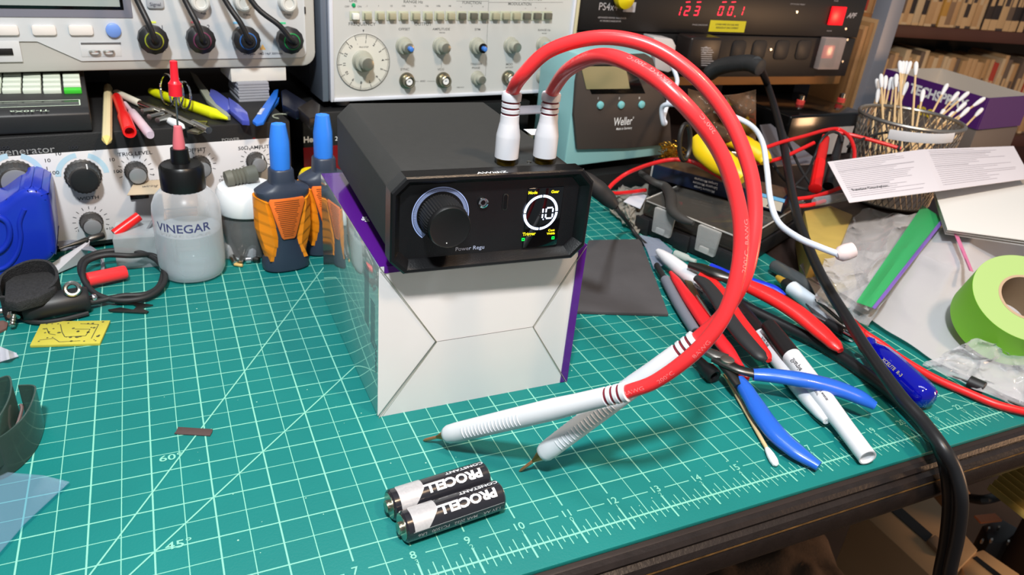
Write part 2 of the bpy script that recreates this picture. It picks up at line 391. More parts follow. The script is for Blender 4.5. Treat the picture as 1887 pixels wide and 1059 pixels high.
t = MB(); ft = Fr((BX0, BY0, BH+.012), (0, 1, 0), (-1, 0, 0)); t.text('ags', ft, 2.35, -.36, .15, rot=180, bold=.01, sx=1.2); obj('top_lettering', t, PRW, bx, weld=False)
# welder
WY = -2.0
wf = yawfr(8.5, 3.93, 3.62, WY)                 # u along the front, v up, w toward the viewer
wd = thing('spot_welder', 'black octagonal spot welder with a knob and lit display on the purple box', 'spot welder', (10.5, 6.7, 3.62))
WW, WH, WD_, ch = 4.12, 1.93, 5.45, .27
def octa(i, c=ch, ww=WW, hh=WH): return [(i+c, i), (ww-i-c, i), (ww-i, i+c), (ww-i, hh-i-c), (ww-i-c, hh-i), (i+c, hh-i), (i, hh-i-c), (i, i+c)]
WBLK = mat('welder_black', (15, 15, 17), .28, spec=.6, bump=.12, bscale=1500); WBODY = mat('welder_body', (49, 49, 48), .62, bump=.2, bscale=1800, noise=.08, nscale=200)
t = MB(); t.prism(wf, octa(.06, .3), (-WD_, -.36), .02); obj('body', t, WBODY, wd)
# bezel: ring with depth, open at the front
t = MB(); n = 8; outer, inner, back = octa(0), octa(.085, .25), octa(.2, .2)
rg = [[wf.p(a, b, -.38) for a, b in outer], [wf.p(a, b, -.03) for a, b in outer], [wf.p(a, b, 0) for a, b in octa(.03, .265)], [wf.p(a, b, 0) for a, b in inner], [wf.p(a, b, -.16) for a, b in back], [wf.p(a, b, -.2) for a, b in octa(.22, .18)]]
t.loft(rg, True, True); obj('bezel', t, WBLK, wd, ang=20)
t = MB(); ff = wf.sub(0, 0, -.19); t.text('Power Regu', ff, *ff.px(866, 457), .085, .003, bold=.006, sx=1.05)
obj('front_lettering', t, mat('dim_print', (170, 180, 205), .5), wd, weld=False)
# knob + lit scale
kc = ff.px(812, 396)
t = MB(); t.ring(ff, .545, .565, *kc, .003, -8, 232, 90)
for i in range(101):
    a = math.radians(-8+240*i/100); t.line(ff, (kc[0]+.47*math.cos(a), kc[1]+.47*math.sin(a)), (kc[0]+.535*math.cos(a), kc[1]+.535*math.sin(a)), .011, .003)
obj('dial_scale', t, mat('scale_print', (150, 168, 215), .5, emit=.15), wd, weld=False)
t = MB(); kf = ff.sub(kc[0]+.0, kc[1]-.02, 0)
t.lathe(kf, [(.44, .0), (.43, .03), (.425, .42), (.405, .5)], 96, rib=1, ribd=.035); kb = obj('knob', t, mat('knob_black', (26, 26, 27), .5), wd)
t = MB(); t.lathe(kf, [(.41, .49), (.405, .56), (.385, .585), (.36, .575), (.01, .57)], 64); obj('knob_cap', t, mat('knob_cap', (20, 20, 21), .38), kb)
t = MB(); t.disc(kf, .012, -.05, -.3, .578, 12); obj('index_dot', t, PRW, kb)
# jack and usb
jc = ff.px(890, 373); jf = ff.sub(*jc)
t = MB(); t.lathe(jf, [(.105, 0), (.1, .04), (.07, .05), (.065, .01), (.05, .01)], 32); obj('round_jack', t, CHROME, wd)
t = MB(); t.disc(jf, .05, 0, 0, .012); obj('jack_socket', t, BLKG, wd)
uc = ff.px(931, 372); t = MB(); pts = []
for a in range(0, 181, 30): pts.append((.052*math.cos(math.radians(a)), .12+.052*math.sin(math.radians(a))))
for a in range(180, 361, 30): pts.append((.052*math.cos(math.radians(a)), -.12+.052*math.sin(math.radians(a))))
uf = ff.sub(*uc); t.prism(uf, pts, (-.02, .008), .004); uo = obj('usb_port', t, DKST, wd)
t = MB(); t.prism(uf, [(a*.78, b*.9) for a, b in pts], (0, .012)); t.box(uf, (-.012, .012), (-.1, .1), (.012, .014)); obj('usb_socket', t, BLKG, uo)
# display
c0, c1 = ff.px(962, 458), ff.px(1040, 343); t = MB(); t.box(ff, (c0[0], c1[0]), (c0[1], c1[1]), (-.03, .012), .02, 3); dp = obj('display_glass', t, mat('display_black', (5, 6, 9), .06, coat=.6), wd)
SW = mat('segment_white', (205, 222, 255), .4, emit=3.2); SY = mat('segment_yellow', (240, 225, 30), .4, emit=1.1); SG = mat('segment_green', (10, 230, 70), .4, emit=1.3)
df = ff.sub((c0[0]+c1[0])/2, (c0[1]+c1[1])/2, .014); dc = ff.px(996, 391); du_, dv_ = dc[0]-(c0[0]+c1[0])/2, dc[1]-(c0[1]+c1[1])/2
t = MB()
for a in range(4): t.ring(df, .325, .375, du_, dv_, 0.002, a*90+2, a*90+88, 18)
def segs(cx, cy, on, s=.1):
    L = {'a': ((-s*.8, s*1.5), (s*.8, s*1.5)), 'd': ((-s*.8, -s*1.5), (s*.8, -s*1.5)), 'g': ((-s*.8, 0), (s*.8, 0)), 'f': ((-s, s*.25), (-s, s*1.3)), 'b': ((s, s*.25), (s, s*1.3)), 'e': ((-s, -s*.25), (-s, -s*1.3)), 'c': ((s, -s*.25), (s, -s*1.3))}
    for q in on: (a, b) = L[q]; t.line(df, (cx+a[0], cy+a[1]), (cx+b[0], cy+b[1]), .03, .003)
segs(du_+.19, dv_-.02, 'abcdef', .075); segs(du_-.03, dv_-.02, 'bc', .075); t.disc(df, .014, du_+.07, dv_-.15, .003, 8)
obj('lit_ring', t, SW, dp, weld=False)
t = MB(); ly = ff.sub(0, 0, .014)
for s_, x, y, h in (('Mode', 982, 355, .062), ('Gear', 1023, 353, .062), ('Trigger', 975, 431, .07), ('Cont', 1016, 424, .05), ('Welds', 1015, 430, .05)): t.text(s_, ly, *ly.px(x, y), h, .002, bold=.02)
obj('yellow_caption', t, SY, dp, weld=False)
t = MB()
for x, y in ((964, 441), (1019, 438)): u_, v_ = ly.px(x, y); t.ring(ly, .02, .045, u_, v_, .002, 45, 405, 4)
obj('green_indicator', t, SG, dp, weld=False)
# brand lettering on the bezel top
tf = Fr(wf.p(0, WH, 0), wf.u, -wf.w, wf.v); t = MB(); t.text('AWithZ', tf, *tf.px(907, 318), .1, .004, bold=.012, sx=1.3); obj('brand_lettering', t, PRW, wd, weld=False)
t = MB(); sc_ = tf.px(975, 294); t.lathe(tf.sub(*sc_, -.06), [(.055, 0), (.05, .02), (.02, .025)], 20); obj('top_screw', t, STEEL, wd)
t = MB(); lu, lv_ = tf.px(988, 238); t.box(tf, (lu-.22, lu+.35), (lv_-.25, lv_+.2), (-.058, -.05)); obj('spec_label', t, mat('label_white', (205, 205, 210), .5), wd)
for u_ in (.5, 3.6):
    for v_ in (.7, 5): obj('foot', MB().lathe(Fr(tf.p(u_, v_, -WH-.02), (1, 0, 0), (0, 1, 0), (0, 0, 1)), [(.18, 0), (.18, .09)], 20), RUB, wd)
# ================================================================ WELDING LEADS
TF = V((0, 0, 1))
def lead(name_lab, jackpx, top, path, tip, end, textseg, plug_top_px):
    jb = V(g(jackpx[0], jackpx[1], 5.5)); root = thing('welding_lead', name_lab, 'welding lead', jb)
    z0 = 5.5; tz = 7.0
    jf_ = flatfr(jb.x, jb.y, z0+.0)
    t = MB(); t.lathe(jf_, [(.19, 0), (.19, .07), (.165, .08), (.165, .16)], 32); obj('brass_collar', t, mat('dull_brass', (120, 98, 40), .3, 1), root)
    t = MB(); P = [(.2, .12), (.235, .14), (.235, .2), (.235, .62), (.232, .66), (.19, .92), (.185, .95), (.18, 1.12), (.155, 1.13), (.155, 1.17), (.18, 1.18), (.18, 1.25), (.155, 1.26), (.155, 1.3), (.18, 1.31), (.18, 1.38), (.155, 1.39), (.155, 1.43), (.185, 1.44), (.19, 1.58), (.17, 1.62), (.13, 1.62)]
    P = [(r_, .12+(z_-.12)*.85) for r_, z_ in P]; t.lathe(jf_, P, 40); pb = obj('plug_boot', t, mat('boot_white', (206, 206, 211), .42), root)
    t = MB()
    for zz in (1.15, 1.28, 1.41): t.lathe(jf_.sub(0, 0, .12+(zz-.12)*.85-.014), [(.159, 0), (.159, .028)], 32)
    obj('strain_groove', t, mat('groove_red', (120, 30, 45), .6), pb)
    pts = [jf_.p(0, 0, 1.2), jf_.p(0, 0, 1.38)]+[gd(*q) for q in path]
    # handle
    tip = V(tip); end = V(end); dirn = (end-tip).normalized(); L = (end-tip).length
    pts += [end+dirn*.08, end-dirn*.2]
    t = MB(); t.sweep(pts, .126, n=20, sub=10); cb = obj('cable', t, REDP, root)
    hf = axfr(tip, dirn, (0, 0, 1)); hf = Fr(tip, hf.u, hf.v, dirn)
    t = MB(); n0 = .62
    prof = [(.13, n0), (.16, n0+.02), (.19, n0+.1), (.2, n0+.3), (.205, L*.5), (.205, L*.68), (.185, L*.78), (.175, L-.42), (.15, L-.41), (.15, L-.36), (.175, L-.35), (.175, L-.29), (.15, L-.28), (.15, L-.23), (.175, L-.22), (.175, L-.16), (.15, L-.15), (.15, L-.1), (.178, L-.09), (.178, L-.01), (.16, L), (.13, L)]
    t.lathe(hf, prof, 40); hd = obj('handle', t, mat('handle_white', (208, 210, 214), .5), root)
    t = MB(); cdv = CAM-hf.p(0, 0, L*.4); rib_a = math.atan2(cdv.dot(hf.v), cdv.dot(hf.u))+.25
    for i in range(17):
        zz = L*.25+i*.085
        fr_ = hf.sub(0, 0, zz)
        for sgn in (1, -1):
            rr = .205; pp = [fr_.p(math.cos(a)*rr*sgn, math.sin(a)*rr, 0) for a in [rib_a+math.radians(q) for q in (-30, -15, 0, 15, 30)]]
            t.sweep(pp, .013, n=8, sub=2)
    obj('grip_rib', t, mat('handle_white', (208, 210, 214), .5), hd)
    t = MB()
    for zz in (L-.385, L-.255, L-.125): t.lathe(hf.sub(0, 0, zz-.02), [(.154, 0), (.154, .04)], 32)
    obj('strain_groove', t, mat('groove_red', (120, 30, 45), .6), hd)
    t = MB(); t.lathe(hf, [(.035, .38), (.045, .42), (.11, .6), (.12, .64), (.1, .7)], 28); obj('copper_collet', t, COPPER, root)
    t = MB(); t.lathe(hf, [(.01, 0), (.03, .06), (.033, .2), (.033, .45)], 16); obj('copper_needle', t, mat('needle_copper', (205, 140, 100), .4, .8), root)
    # printing along the cable
    Pth = catmull(pts, 10); cum = [0]
    for a, b in zip(Pth, Pth[1:]): cum.append(cum[-1]+(b-a).length)
    def at(s):
        for i in range(len(cum)-1):
            if cum[i+1] >= s: f_ = (s-cum[i])/(cum[i+1]-cum[i]); return Pth[i].lerp(Pth[i+1], f_), (Pth[i+1]-Pth[i]).normalized()
        return Pth[-1], (Pth[-1]-Pth[-2]).normalized()
    t = MB()
    for s0, txt, toward in textseg:
        def fn(x, y):
            p, tg = at(s0*cum[-1]-x); view = (CAM-p); side = tg.cross(view).normalized(); nr = side.cross(tg).normalized()
            a = toward + y/.13; return p+(nr*math.cos(a)+side*math.sin(a))*.1285
        t.text(txt, None, 0, 0, .072, 0, fn=fn, sx=1.35)
    if textseg: obj('printed_text', t, mat('pink_print', (248, 122, 122), .5), cb, weld=False)
    return root
tip1 = g(780, 811, .02); end1 = gd(1156, 721, 12.9)
tip2 = g(957, 868, .02); end2 = gd(1283, 624, 13.3)
lead('welding lead plugged in on the right, its white probe lying in front', (1002, 299), None,
     [(1048, 128, 13.0), (1112, 103, 11.9), (1190, 133, 11.3), (1263, 195, 11.1), (1325, 277, 11.3), (1357, 365, 11.5), (1366, 440, 11.6), (1357, 515, 11.7), (1330, 588, 11.9), (1280, 649, 12.2), (1212, 700, 12.6)],
     tip1, end1, [(.2, '200°C  8AWG', -.75), (.36, '8AWG  200°C', -.7), (.47, '200°C', -.7), (.66, '200°C  8AWG', -.75), (.83, '8AWG', -.4), (.905, '200°C', -.3), (.965, '8AWG', -.2)], None)
lead('welding lead plugged in on the left, its white probe lying behind the other', (932, 301), None,
     [(962, 140, 13.5), (1015, 92, 13.1), (1105, 69, 12.7), (1195, 84, 12.5), (1275, 135, 12.4), (1340, 213, 12.4), (1378, 300, 12.4), (1391, 375, 12.4), (1386, 455, 12.4), (1368, 520, 12.5), (1333, 578, 12.9)],
     tip2, end2, [], None)
# ================================================================ INSTRUMENTS ALONG THE BACK OF THE BENCH
def pxl(fr, a, b): p, q = fr.px(*a), fr.px(*b); return math.hypot(p[0]-q[0], p[1]-q[1])
PANEL = mat('panel_grey', (214, 212, 214), .5, noise=.02, nscale=10); CASEB = mat('case_black', (24, 24, 25), .5, noise=.15, nscale=60, bump=.15, bscale=900)
KDK = mat('knob_dark', (52, 50, 48), .45); KCAP = mat('knob_cap_grey', (150, 152, 155), .35, .4)
pf = yawfr(-5, 13.6, 0, 7)
pg = thing('pulse_generator', 'black cased pulse generator with a light panel of round knobs standing behind the blue jug', 'signal generator', pf.p(6, 0, -4))
ru, _ = pf.px(536, 260); _, tv = pf.px(530, 222)
obj('case', MB().box(pf, (0, ru), (0.1, tv), (-9, 0), .06), CASEB, pg)
lv = pf.px(250, 283)[1]+.02; lv = pf.px(0, 288.8)[1]
obj('front_panel', MB().box(pf, (.1, ru-.15), (.25, lv), (0, .03), .01), PANEL, pg)
t = MB(); t.text('generator', pf, *pf.px(50, 278), .2, .004, sx=1.15); t.text('POWER', pf, *pf.px(425, 257), .09, .004, sx=1.2); obj('trim_lettering', t, mat('grey_print2', (150, 150, 148), .6), pg, weld=False)
obj('power_led', MB().disc(pf, .05, *pf.px(468, 256), .006), mat('led_red_off', (110, 25, 25), .3), pg)
pn = pf.sub(0, 0, .03)
def knob_(fr, px_, r, ln, capm, root, skirt=True, bodym=None, rib=True, name='knob'):
    u_, v_ = fr.px(*px_); kf_ = fr.sub(u_, v_, 0); t = MB()
    t.lathe(kf_, [(r, 0), (r, .06), (r*.92, .08), (r*.86, ln*.5), (r*.84, ln), (r*.72, ln+.03)], 48, rib=1 if rib else 0, ribd=.05)
    k = obj(name, t, bodym or KDK, root)
    obj('knob_cap', MB().lathe(kf_, [(r*.72, ln+.02), (r*.72, ln+.045), (r*.6, ln+.06), (.01, ln+.06)], 32), capm, k); return u_, v_, k
t = MB(); ta = MB()
def ticks(fr, u, v, r0, r1, a0, a1, n, wd=.012, T=None):
    for i in range(n):
        a = math.radians(a0+(a1-a0)*i/(n-1)); (T or t).line(fr, (u+r0*math.cos(a), v+r0*math.sin(a)), (u+r1*math.cos(a), v+r1*math.sin(a)), wd)
for P, r, cm_, kk in (((30, 326), .48, KCAP, 1), ((153, 323), .47, BLK, 1), ((250, 315), .31, KCAP, 0), ((168, 408), .31, KCAP, 0), ((471, 296), .3, KCAP, 0), ((368, 304), .31, KCAP, 0)):
    u_, v_, k = knob_(pn, P, r, .42, cm_, pg)
    if kk:
        ta.ring(pn, r+.05, r+.19, u_, v_, .003, 98, 178, 24); ta.ring(pn, r+.05, r+.19, u_, v_, .003, 2, 70, 24)
        for a, s_ in ((200, '.1'), (160, '1'), (125, '10'), (98, '100'), (62, '1'), (28, '10'), (2, '100')):
            t.text(s_, pn, u_+(r+.4)*math.cos(math.radians(a)), v_+(r+.34)*math.sin(math.radians(a)), .1, .004, sx=1.2, bold=.01)
    else: ticks(pn, u_, v_, r+.07, r+.16, -20, 200, 11, .018)
    obj('pointer_line', MB().box(pn.sub(u_, v_), (.1, .13), (r*.3, r*.93), (.38, .455)), PRW, k) if P[0] in (153, 471) else None
for s_, x, y, h in (('TRIG LEVEL', 249, 283, .11), ('WIDTH', 163, 365, .1), ('RUN', 287, 333, .07), ('GATE', 287, 339, .07), ('OFFSET', 362, 276, .1), ('50Ω AMPLITUDE', 478, 271, .11), ('TRIG', 414, 325.5, .07), ('DELAY', 414, 331.5, .07), ('+', 283, 322, .09), ('+10', 202, 421, .08), ('-1', 143, 425, .08), ('ON', 320, 260, .07)):
    t.text(s_, pn, *pn.px(x, y), h, .004, sx=1.15, bold=.012)
obj('panel_lettering', t, PRK, pg, weld=False); obj('blue_range_arc', ta, mat('pale_blue_print', (182, 212, 228), .6), pg, weld=False)
a_, b_ = pn.px(240, 367), pn.px(272, 348); obj('rocker_switch', MB().box(pn, (a_[0], b_[0]), (a_[1], b_[1]), (0, .08), .02), BLKG, pg)
GT = tv    # top of the generator
# oscilloscope
of = yawfr(-5, 16.2, 0, 7)
sb = of.px(300, 128)[1]; sr = of.px(581, 60)[0]; stp = sb+7.2
os_ = thing('oscilloscope', 'light grey four channel oscilloscope standing above the pulse generator', 'oscilloscope', of.p(6, sb, -3))
SCG = mat('scope_grey', (176, 176, 172), .5); SCF = mat('scope_face', (206, 210, 214), .45)
def rrect(u0, v0, u1, v1, r, n=5):
    o = []
    for cx, cy, a0 in ((u1-r, v1-r, 0), (u0+r, v1-r, 90), (u0+r, v0+r, 180), (u1-r, v0+r, 270)):
        for k in range(n+1): a = math.radians(a0+90*k/n); o.append((cx+r*math.cos(a), cy+r*math.sin(a)))
    return o
obj('housing', MB().prism(of, rrect(-2, sb, sr, stp, .45), (-5, .0), .08, 2), SCG, os_)
fb = of.px(400, 108)[1]; fr_ = of.px(562, 50)[0]
fpl = rrect(-1.8, fb, fr_, stp-.4, .2); fpl = [q_ for q_ in fpl if q_[0] > 0 or q_[1] > fb+2]
k_ = [(-1.8, of.px(30, 76)[1]), (of.px(30, 76)[0], of.px(30, 76)[1]), (of.px(68, 76)[0], of.px(68, 76)[1]), (of.px(150, 111)[0], fb)]
fpl = [q_ for q_ in rrect(-1.8, fb, fr_, stp-.4, .2) if not (q_[0] < 0 and q_[1] < fb+1)]
i_ = max(range(len(fpl)), key=lambda n_: -fpl[n_][0]*10-fpl[n_][1]*.001)
fpl = [q_ for q_ in fpl if q_[0] < 0]+k_+[q_ for q_ in fpl if q_[0] > 0 and q_[1] < fb+1]+[q_ for q_ in fpl if q_[0] > 0 and q_[1] >= fb+1]
obj('face_plate', MB().prism(of, fpl, (-.02, .05), .012), SCF, os_)
on = of.sub(0, 0, .05); c = on.px(245, 33); obj('screen_bezel', MB().box(on, (-1.6, c[0]), (c[1], stp-.6), (0, .03), .02), mat('bezel_grey', (122, 124, 138), .5), os_)
c = on.px(228, 18); obj('screen_frame', MB().box(on, (-1.4, c[0]), (c[1], stp-.8), (.03, .045), .01), BLKG, os_)
c = on.px(221, 12); obj('screen', MB().box(on, (-1.3, c[0]), (c[1], stp-.9), (.045, .05)), mat('screen_glass', (150, 160, 158), .12), os_)
def pbox(fr, cx, cy, wpx, hpx, w, m, name, root, bev=.02, shape=None):
    a, b = fr.px(cx-wpx/2, cy+hpx/2), fr.px(cx+wpx/2, cy-hpx/2); v0, v1 = min(a[1], b[1]), max(a[1], b[1])
    cu, cv = fr.px(cx, cy); hw, hh = pxl(fr, (cx-wpx/2, cy), (cx+wpx/2, cy))/2, pxl(fr, (cx, cy-hpx/2), (cx, cy+hpx/2))/2
    if shape == 'r': return obj(name, MB().prism(fr, rrect(cu-hw, cv-hh, cu+hw, cv+hh, min(hw, hh)*.5), w, bev), m, root)
    return obj(name, MB().box(fr, (cu-hw, cu+hw), (cv-hh, cv+hh), w, bev), m, root)
for x in (12, 81, 149): pbox(on, x, 55, 45, 19, (0, .08), mat('key_ivory', (214, 210, 206), .45), 'soft_key', os_, .02, 'r')
u_, v_ = on.px(208.6, 55.5); obj('blue_button', MB().lathe(on.sub(u_, v_), [(.2, 0), (.2, .08), (.17, .1), (.01, .1)], 28), mat('button_blue', (110, 145, 215), .4), os_)
pbox(on, 186, 91, 74, 26, (-.01, .012), mat('recess_grey', (196, 198, 200), .5), 'probe_comp_recess', os_, .005)
pbox(on, 186, 79.5, 74, 3, (.0, .03), mat('shade_line', (90, 90, 92), .6), 'recess_shade', os_, 0)  # dark strip paints the shade along the top of the recess
for x in (174, 200):
    u_, v_ = on.px(x, 94); t = MB(); t.sweep([on.p(u_-.12, v_, .01), on.p(u_-.1, v_+.02, .16), on.p(u_+.1, v_+.02, .16), on.p(u_+.12, v_, .01)], .03, n=8, sub=3); obj('test_loop', t, STEEL, os_)
pbox(on, 10, 95, 58, 38, (-.01, .014), mat('recess_grey', (196, 198, 200), .5), 'port_recess', os_, .005)
pbox(on, 6, 95, 36, 12, (.012, .05), SLOT, 'bus_port', os_, .01)
pbox(on, 285.5, 5, 32, 20, (0, .08), mat('key_grey', (158, 162, 168), .45), 'signal_key', os_, .02, 'r')
for x, y in ((366, 2), (446, 2), (527.7, 4)):
    u_, v_ = on.px(x, y); obj('channel_knob', MB().lathe(on.sub(u_, v_), [(.29, 0), (.27, .3), (.22, .34), (.16, .34), (.14, .3), (.01, .3)], 40), mat('knob_ivory', (205, 205, 200), .4), os_)
t = MB()
for s_, x, y, h in (('BUS', 10, 110, .11), ('Signal', 285.5, 7.6, .1), ('1', 299, 51, .13), ('2', 384, 50, .13), ('X', 303, 91.6, .09), ('Y', 388, 90, .09), ('All Inputs   1MΩ 14pF 300Vrms', 485, 99, .07), ('Push', 375, 25, .06), ('0 Sens', 455, 27, .06), ('0 Sens', 530, 27, .06), ('!', 484, 88, .07)):
    t.text(s_, on, *on.px(x, y), h, .012 if s_ in ('BUS', ) else (.085 if s_ == 'Signal' else .006), bold=.01)
obj('face_lettering', t, mat('print_slate', (70, 72, 84), .6), os_, weld=False)
for nm, x, y, m in (('yellow', 279, 41, (215, 225, 90)), ('pink', 360, 41, (235, 140, 165)), ('blue', 438, 42, (120, 190, 235)), ('green', 518, 42.5, (70, 200, 140))):
    pbox(on, x, y, 17, 3.5, (0, .01), mat('stripe_'+nm, m, .5), 'channel_stripe', os_, 0)
u_, v_ = on.px(484, 87); obj('warning_triangle', MB().poly([on.p(u_-.1, v_-.08, .004), on.p(u_+.1, v_-.08, .004), on.p(u_, v_+.1, .004)]), mat('warn_orange', (215, 165, 90), .5), os_)
pbox(on, 562, 19, 2.5, 13, (0, .01), SLOT, 'vent_mark', os_, 0)
pbox(of.sub(0, 0, -.1), 477.5, 137, 102, 26, (-1.6, 0), mat('foot_cream', (214, 212, 206), .5), 'foot', os_, .03)
# probe leads
for i, (x, y, cc, cx, cy, nm) in enumerate(((278, 68, (205, 215, 60), 243, -14, 'yellow'), (365, 68, (150, 70, 110), 328, -16, 'mauve'), (448, 69, (60, 130, 220), 400, -16, 'blue'), (527.7, 70, (30, 180, 90), 452, -6, 'green'))):
    u_, v_ = on.px(x, y); cf = on.sub(u_, v_)
    pl_ = thing('probe_lead', 'black oscilloscope probe plug with a %s ring and a cable rising from it' % nm, 'probe lead', cf.o, 'oscilloscope probe leads')
    t = MB(); t.lathe(cf, [(.36, .12), (.4, .16), (.42, .3), (.42, .52), (.36, .56), (.3, .62), (.25, .64)], 24, rib=1, ribd=.04); obj('plug_body', t, mat('plug_black', (36, 36, 38), .4), pl_)
    obj('colour_ring', MB().lathe(cf, [(.26, .62), (.262, .63), (.262, .65), (.25, .66)], 32), mat('ring_'+nm, tuple(int(c_*.75) for c_ in cc), .5), pl_)
    e_ = on.px(cx, cy); mid = ((e_[0]-u_)*.4+u_, (e_[1]-v_)*.25+v_+.15)
    t = MB(); t.sweep([cf.p(0, 0, .6), cf.p(0, .05, .85), cf.p((mid[0]-u_)*.4, .2, 1.0), on.p(mid[0], mid[1]+.1, 1.0), on.p(e_[0], e_[1], .7), on.p(e_[0]-.5, e_[1]+1.6, .4)], [.17, .1, .085, .085, .085], n=12); obj('cable', t, BLK, pl_)
    t = MB(); t.lathe(cf, [(.24, .62), (.2, .8), (.15, .84)], 24); obj('cable_boot', t, BLK, pl_)
# grey paper block under the scope
q = of.sub(0, 0, .15); a_, b_ = q.px(441, 198), q.px(498, 159); ps = MB()
for k in range(7): ps.box(q, (a_[0]+random.uniform(0, .04), b_[0]-random.uniform(0, .05)), (GT+(sb-.45-GT)*k/7, GT+(sb-.45-GT)*(k+1)/7-.01), (-1.4, -random.uniform(0, .05)), .01)
tag(obj('note_block', ps, mat('paper_greyblue', (150, 152, 160), .8)), 'grey block of paper notes under the oscilloscope foot', 'paper block')
obj('rear_support', MB().box(of, (-1, 9), (GT+.02, sb), (-4.9, -3.2)), CASEB, os_)
# calculator
kp = g(168, 243, GT+.01); kf0 = yawfr(kp.x-4.6, kp.y-.3, GT+.01, 4); cal = thing('calculator', 'black pocket calculator lying turned away from the viewer with white and green keys', 'calculator', kf0.p(2, 0, -3))
cr = kf0.px(170, 230)[0]
obj('body', MB().prism(Fr(kf0.p(-1, 0, 0), -kf0.w, kf0.v, kf0.u), [(0, .03), (.05, .0), (5, 0), (5, 1.0), (4.6, 1.02), (.25, .62), (.04, .5)], (1, cr+1), .05), BLK, cal)
kt = Fr(kf0.p(0, .605, -.25), kf0.u, V((-kf0.w.x*.995, -kf0.w.y*.995, .092))); kt = kt.sub(0, 0, .0)
KW = mat('key_white', (205, 215, 200), .4); KG = mat('key_green', (60, 190, 50), .4)
for r_ in range(4):
    for c_ in range(5):
        u_, v_ = kt.px(135-c_*37.5+0*r_, 171); u_ -= .0; t = MB(); t.box(kt, (u_-.22, u_+.22), (v_+r_*.42-.11, v_+r_*.42+.13), (-.02, .13), .03)
        obj('key', t, KG if (r_ == 0 and c_ == 0) else KW, cal)
u_, v_ = kt.px(60, 193); obj('display_window', MB().box(kt, (-1.5, kt.px(147, 190)[0]), (v_-.16, v_+.2), (0, .02), .01), mat('lcd_dark', (58, 64, 62), .15), cal)
t = MB(); e_ = kt.px(147, 190)[0]; t.line(kt, (-1.5, v_-.2), (e_, v_-.2), .035, .025); t.line(kt, (-1.5, v_+.24), (e_, v_+.24), .03, .025); t.line(kt, (e_, v_-.2), (e_, v_+.24), .035, .025)
t.text('TI-30Xa', kt, *kt.px(55, 205.5), .13, .02, rot=180, sx=1.5, bold=.01); obj('calculator_lettering', t, mat('pale_green_print', (190, 205, 185), .5), cal, weld=False)
# ---- pens and bits on top of the generator
def rod(name, label, cat, a, b, prof, m, extra=None, group=None, n=20):
    a, b = V(a), V(b); d = b-a; L = d.length; fr2 = axfr(a, d); t = MB(); t.lathe(fr2, [(r, z*L) for r, z in prof], n)
    if extra is None: return tag(obj(name, t, m), label, cat, group), fr2, L
    root = thing(name, label, cat, a, group); obj(extra, t, m, root); return root, fr2, L
T0 = GT
PENC = mat('pencil_cream', (225, 210, 165), .4)
r1, f1, L1 = rod('pencil', 'cream pencil pointing at the viewer over the generator edge', 'pencil', g(199, 160, T0+.14), g(197, 257, T0+.16), [(.11, 0), (.125, .02), (.125, 1)], PENC, 'barrel', n=8)
obj('sharpened_tip', MB().lathe(f1.sub(0, 0, L1), [(.125, 0), (.09, .15), (.02, .42)], 8), mat('pencil_wood', (225, 200, 120), .6), r1)
rod('pen_lid', 'red hollow pen cap beside the cream pencil on the generator', 'pen cap', g(215, 178, T0+.1), g(239, 243, T0+.15), [(.12, 0), (.14, .05), (.14, .55), (.18, .62), (.18, .99), (.17, 1), (.12, 1), (.1, .9)], REDS)
rod('plastic_tube', 'milky translucent tube with a pink tint beside the red cap', 'tube', g(230, 190, T0+.1), g(277, 249, T0+.14), [(.06, 0), (.07, .3), (.12, .32), (.13, .5), (.13, .96), (.1, 1)], mat('milky_pink', (215, 190, 200), .35))
rod('chalk_stick', 'off white round stick lying behind the red cap', 'stick', g(213, 170, T0+.1), g(257, 190, T0+.12), [(.09, 0), (.11, .05), (.11, .98), (.09, 1)], mat('chalk', (200, 196, 180), .6))
r2, f2, L2 = rod('highlighter', 'yellow highlighter lying behind the ring of keys', 'highlighter', g(278, 168, T0+.14), g(395, 210, T0+.14), [(.1, 0), (.14, .1), (.15, .5), (.17, .7), (.17, 1)], mat('fluo_yellow', (222, 226, 20), .4), 'barrel')
obj('nib_cone', MB().lathe(f2.sub(0, 0, L2), [(.17, 0), (.1, .3), (.05, .6), (.03, .63)], 16), mat('fluo_yellow', (222, 226, 20), .4), r2)
# keys
kr = thing('key_ring', 'bunch of steel keys on spiral rings lying on the generator', 'keys', g(320, 225, T0))
for k, (x, y, r_) in enumerate(((312, 172, .5), (328, 176, .48), (343, 182, .42))):
    cc_ = g(x, y+24, T0+.02)+V((0, 0, .5)); d1 = V((.45, .1, .25)).normalized(); fr3 = Fr(cc_, V((.35, -.85, .1)), V((0.1, .1, 1)))
    obj('split_ring', MB().sweep([fr3.p(r_*math.cos(a), r_*math.sin(a)*.95, 0) for a in [i*PI/8 for i in range(16)]], .035, n=8, sub=2, closed=True), CHROME, kr)
for (x0, y0, x1, y1, r_) in ((258, 190, 300, 206, .09), (296, 200, 360, 230, .06), (262, 205, 290, 200, .08), (275, 216, 300, 210, .09), (290, 222, 312, 214, .08), (356, 226, 385, 240, .1)):
    obj('key_shaft', MB().cyl(g(x0, y0, T0+.18), g(x1, y1, T0+.18), r_, n=12), STEEL, kr)
for x, y, w_ in ((270, 200, .34), (283, 205, .34), (296, 212, .32), (368, 230, .4), (362, 244, .36)):
    p = g(x, y, T0+.03); obj('key_bow', MB().box(flatfr(p.x, p.y, p.z, random.uniform(-40, 40)), (-w_/2, w_/2), (-w_/2, w_/2), (0, .08), .03), mat('nickel', (165, 158, 135), .3, 1), kr)
rod('marker_tip', 'white chisel shaped piece lying under the bunch of keys', 'plastic piece', g(312, 222, T0+.08), g(340, 236, T0+.06), [(.1, 0), (.12, .3), (.1, .8), (.02, 1)], WHT)
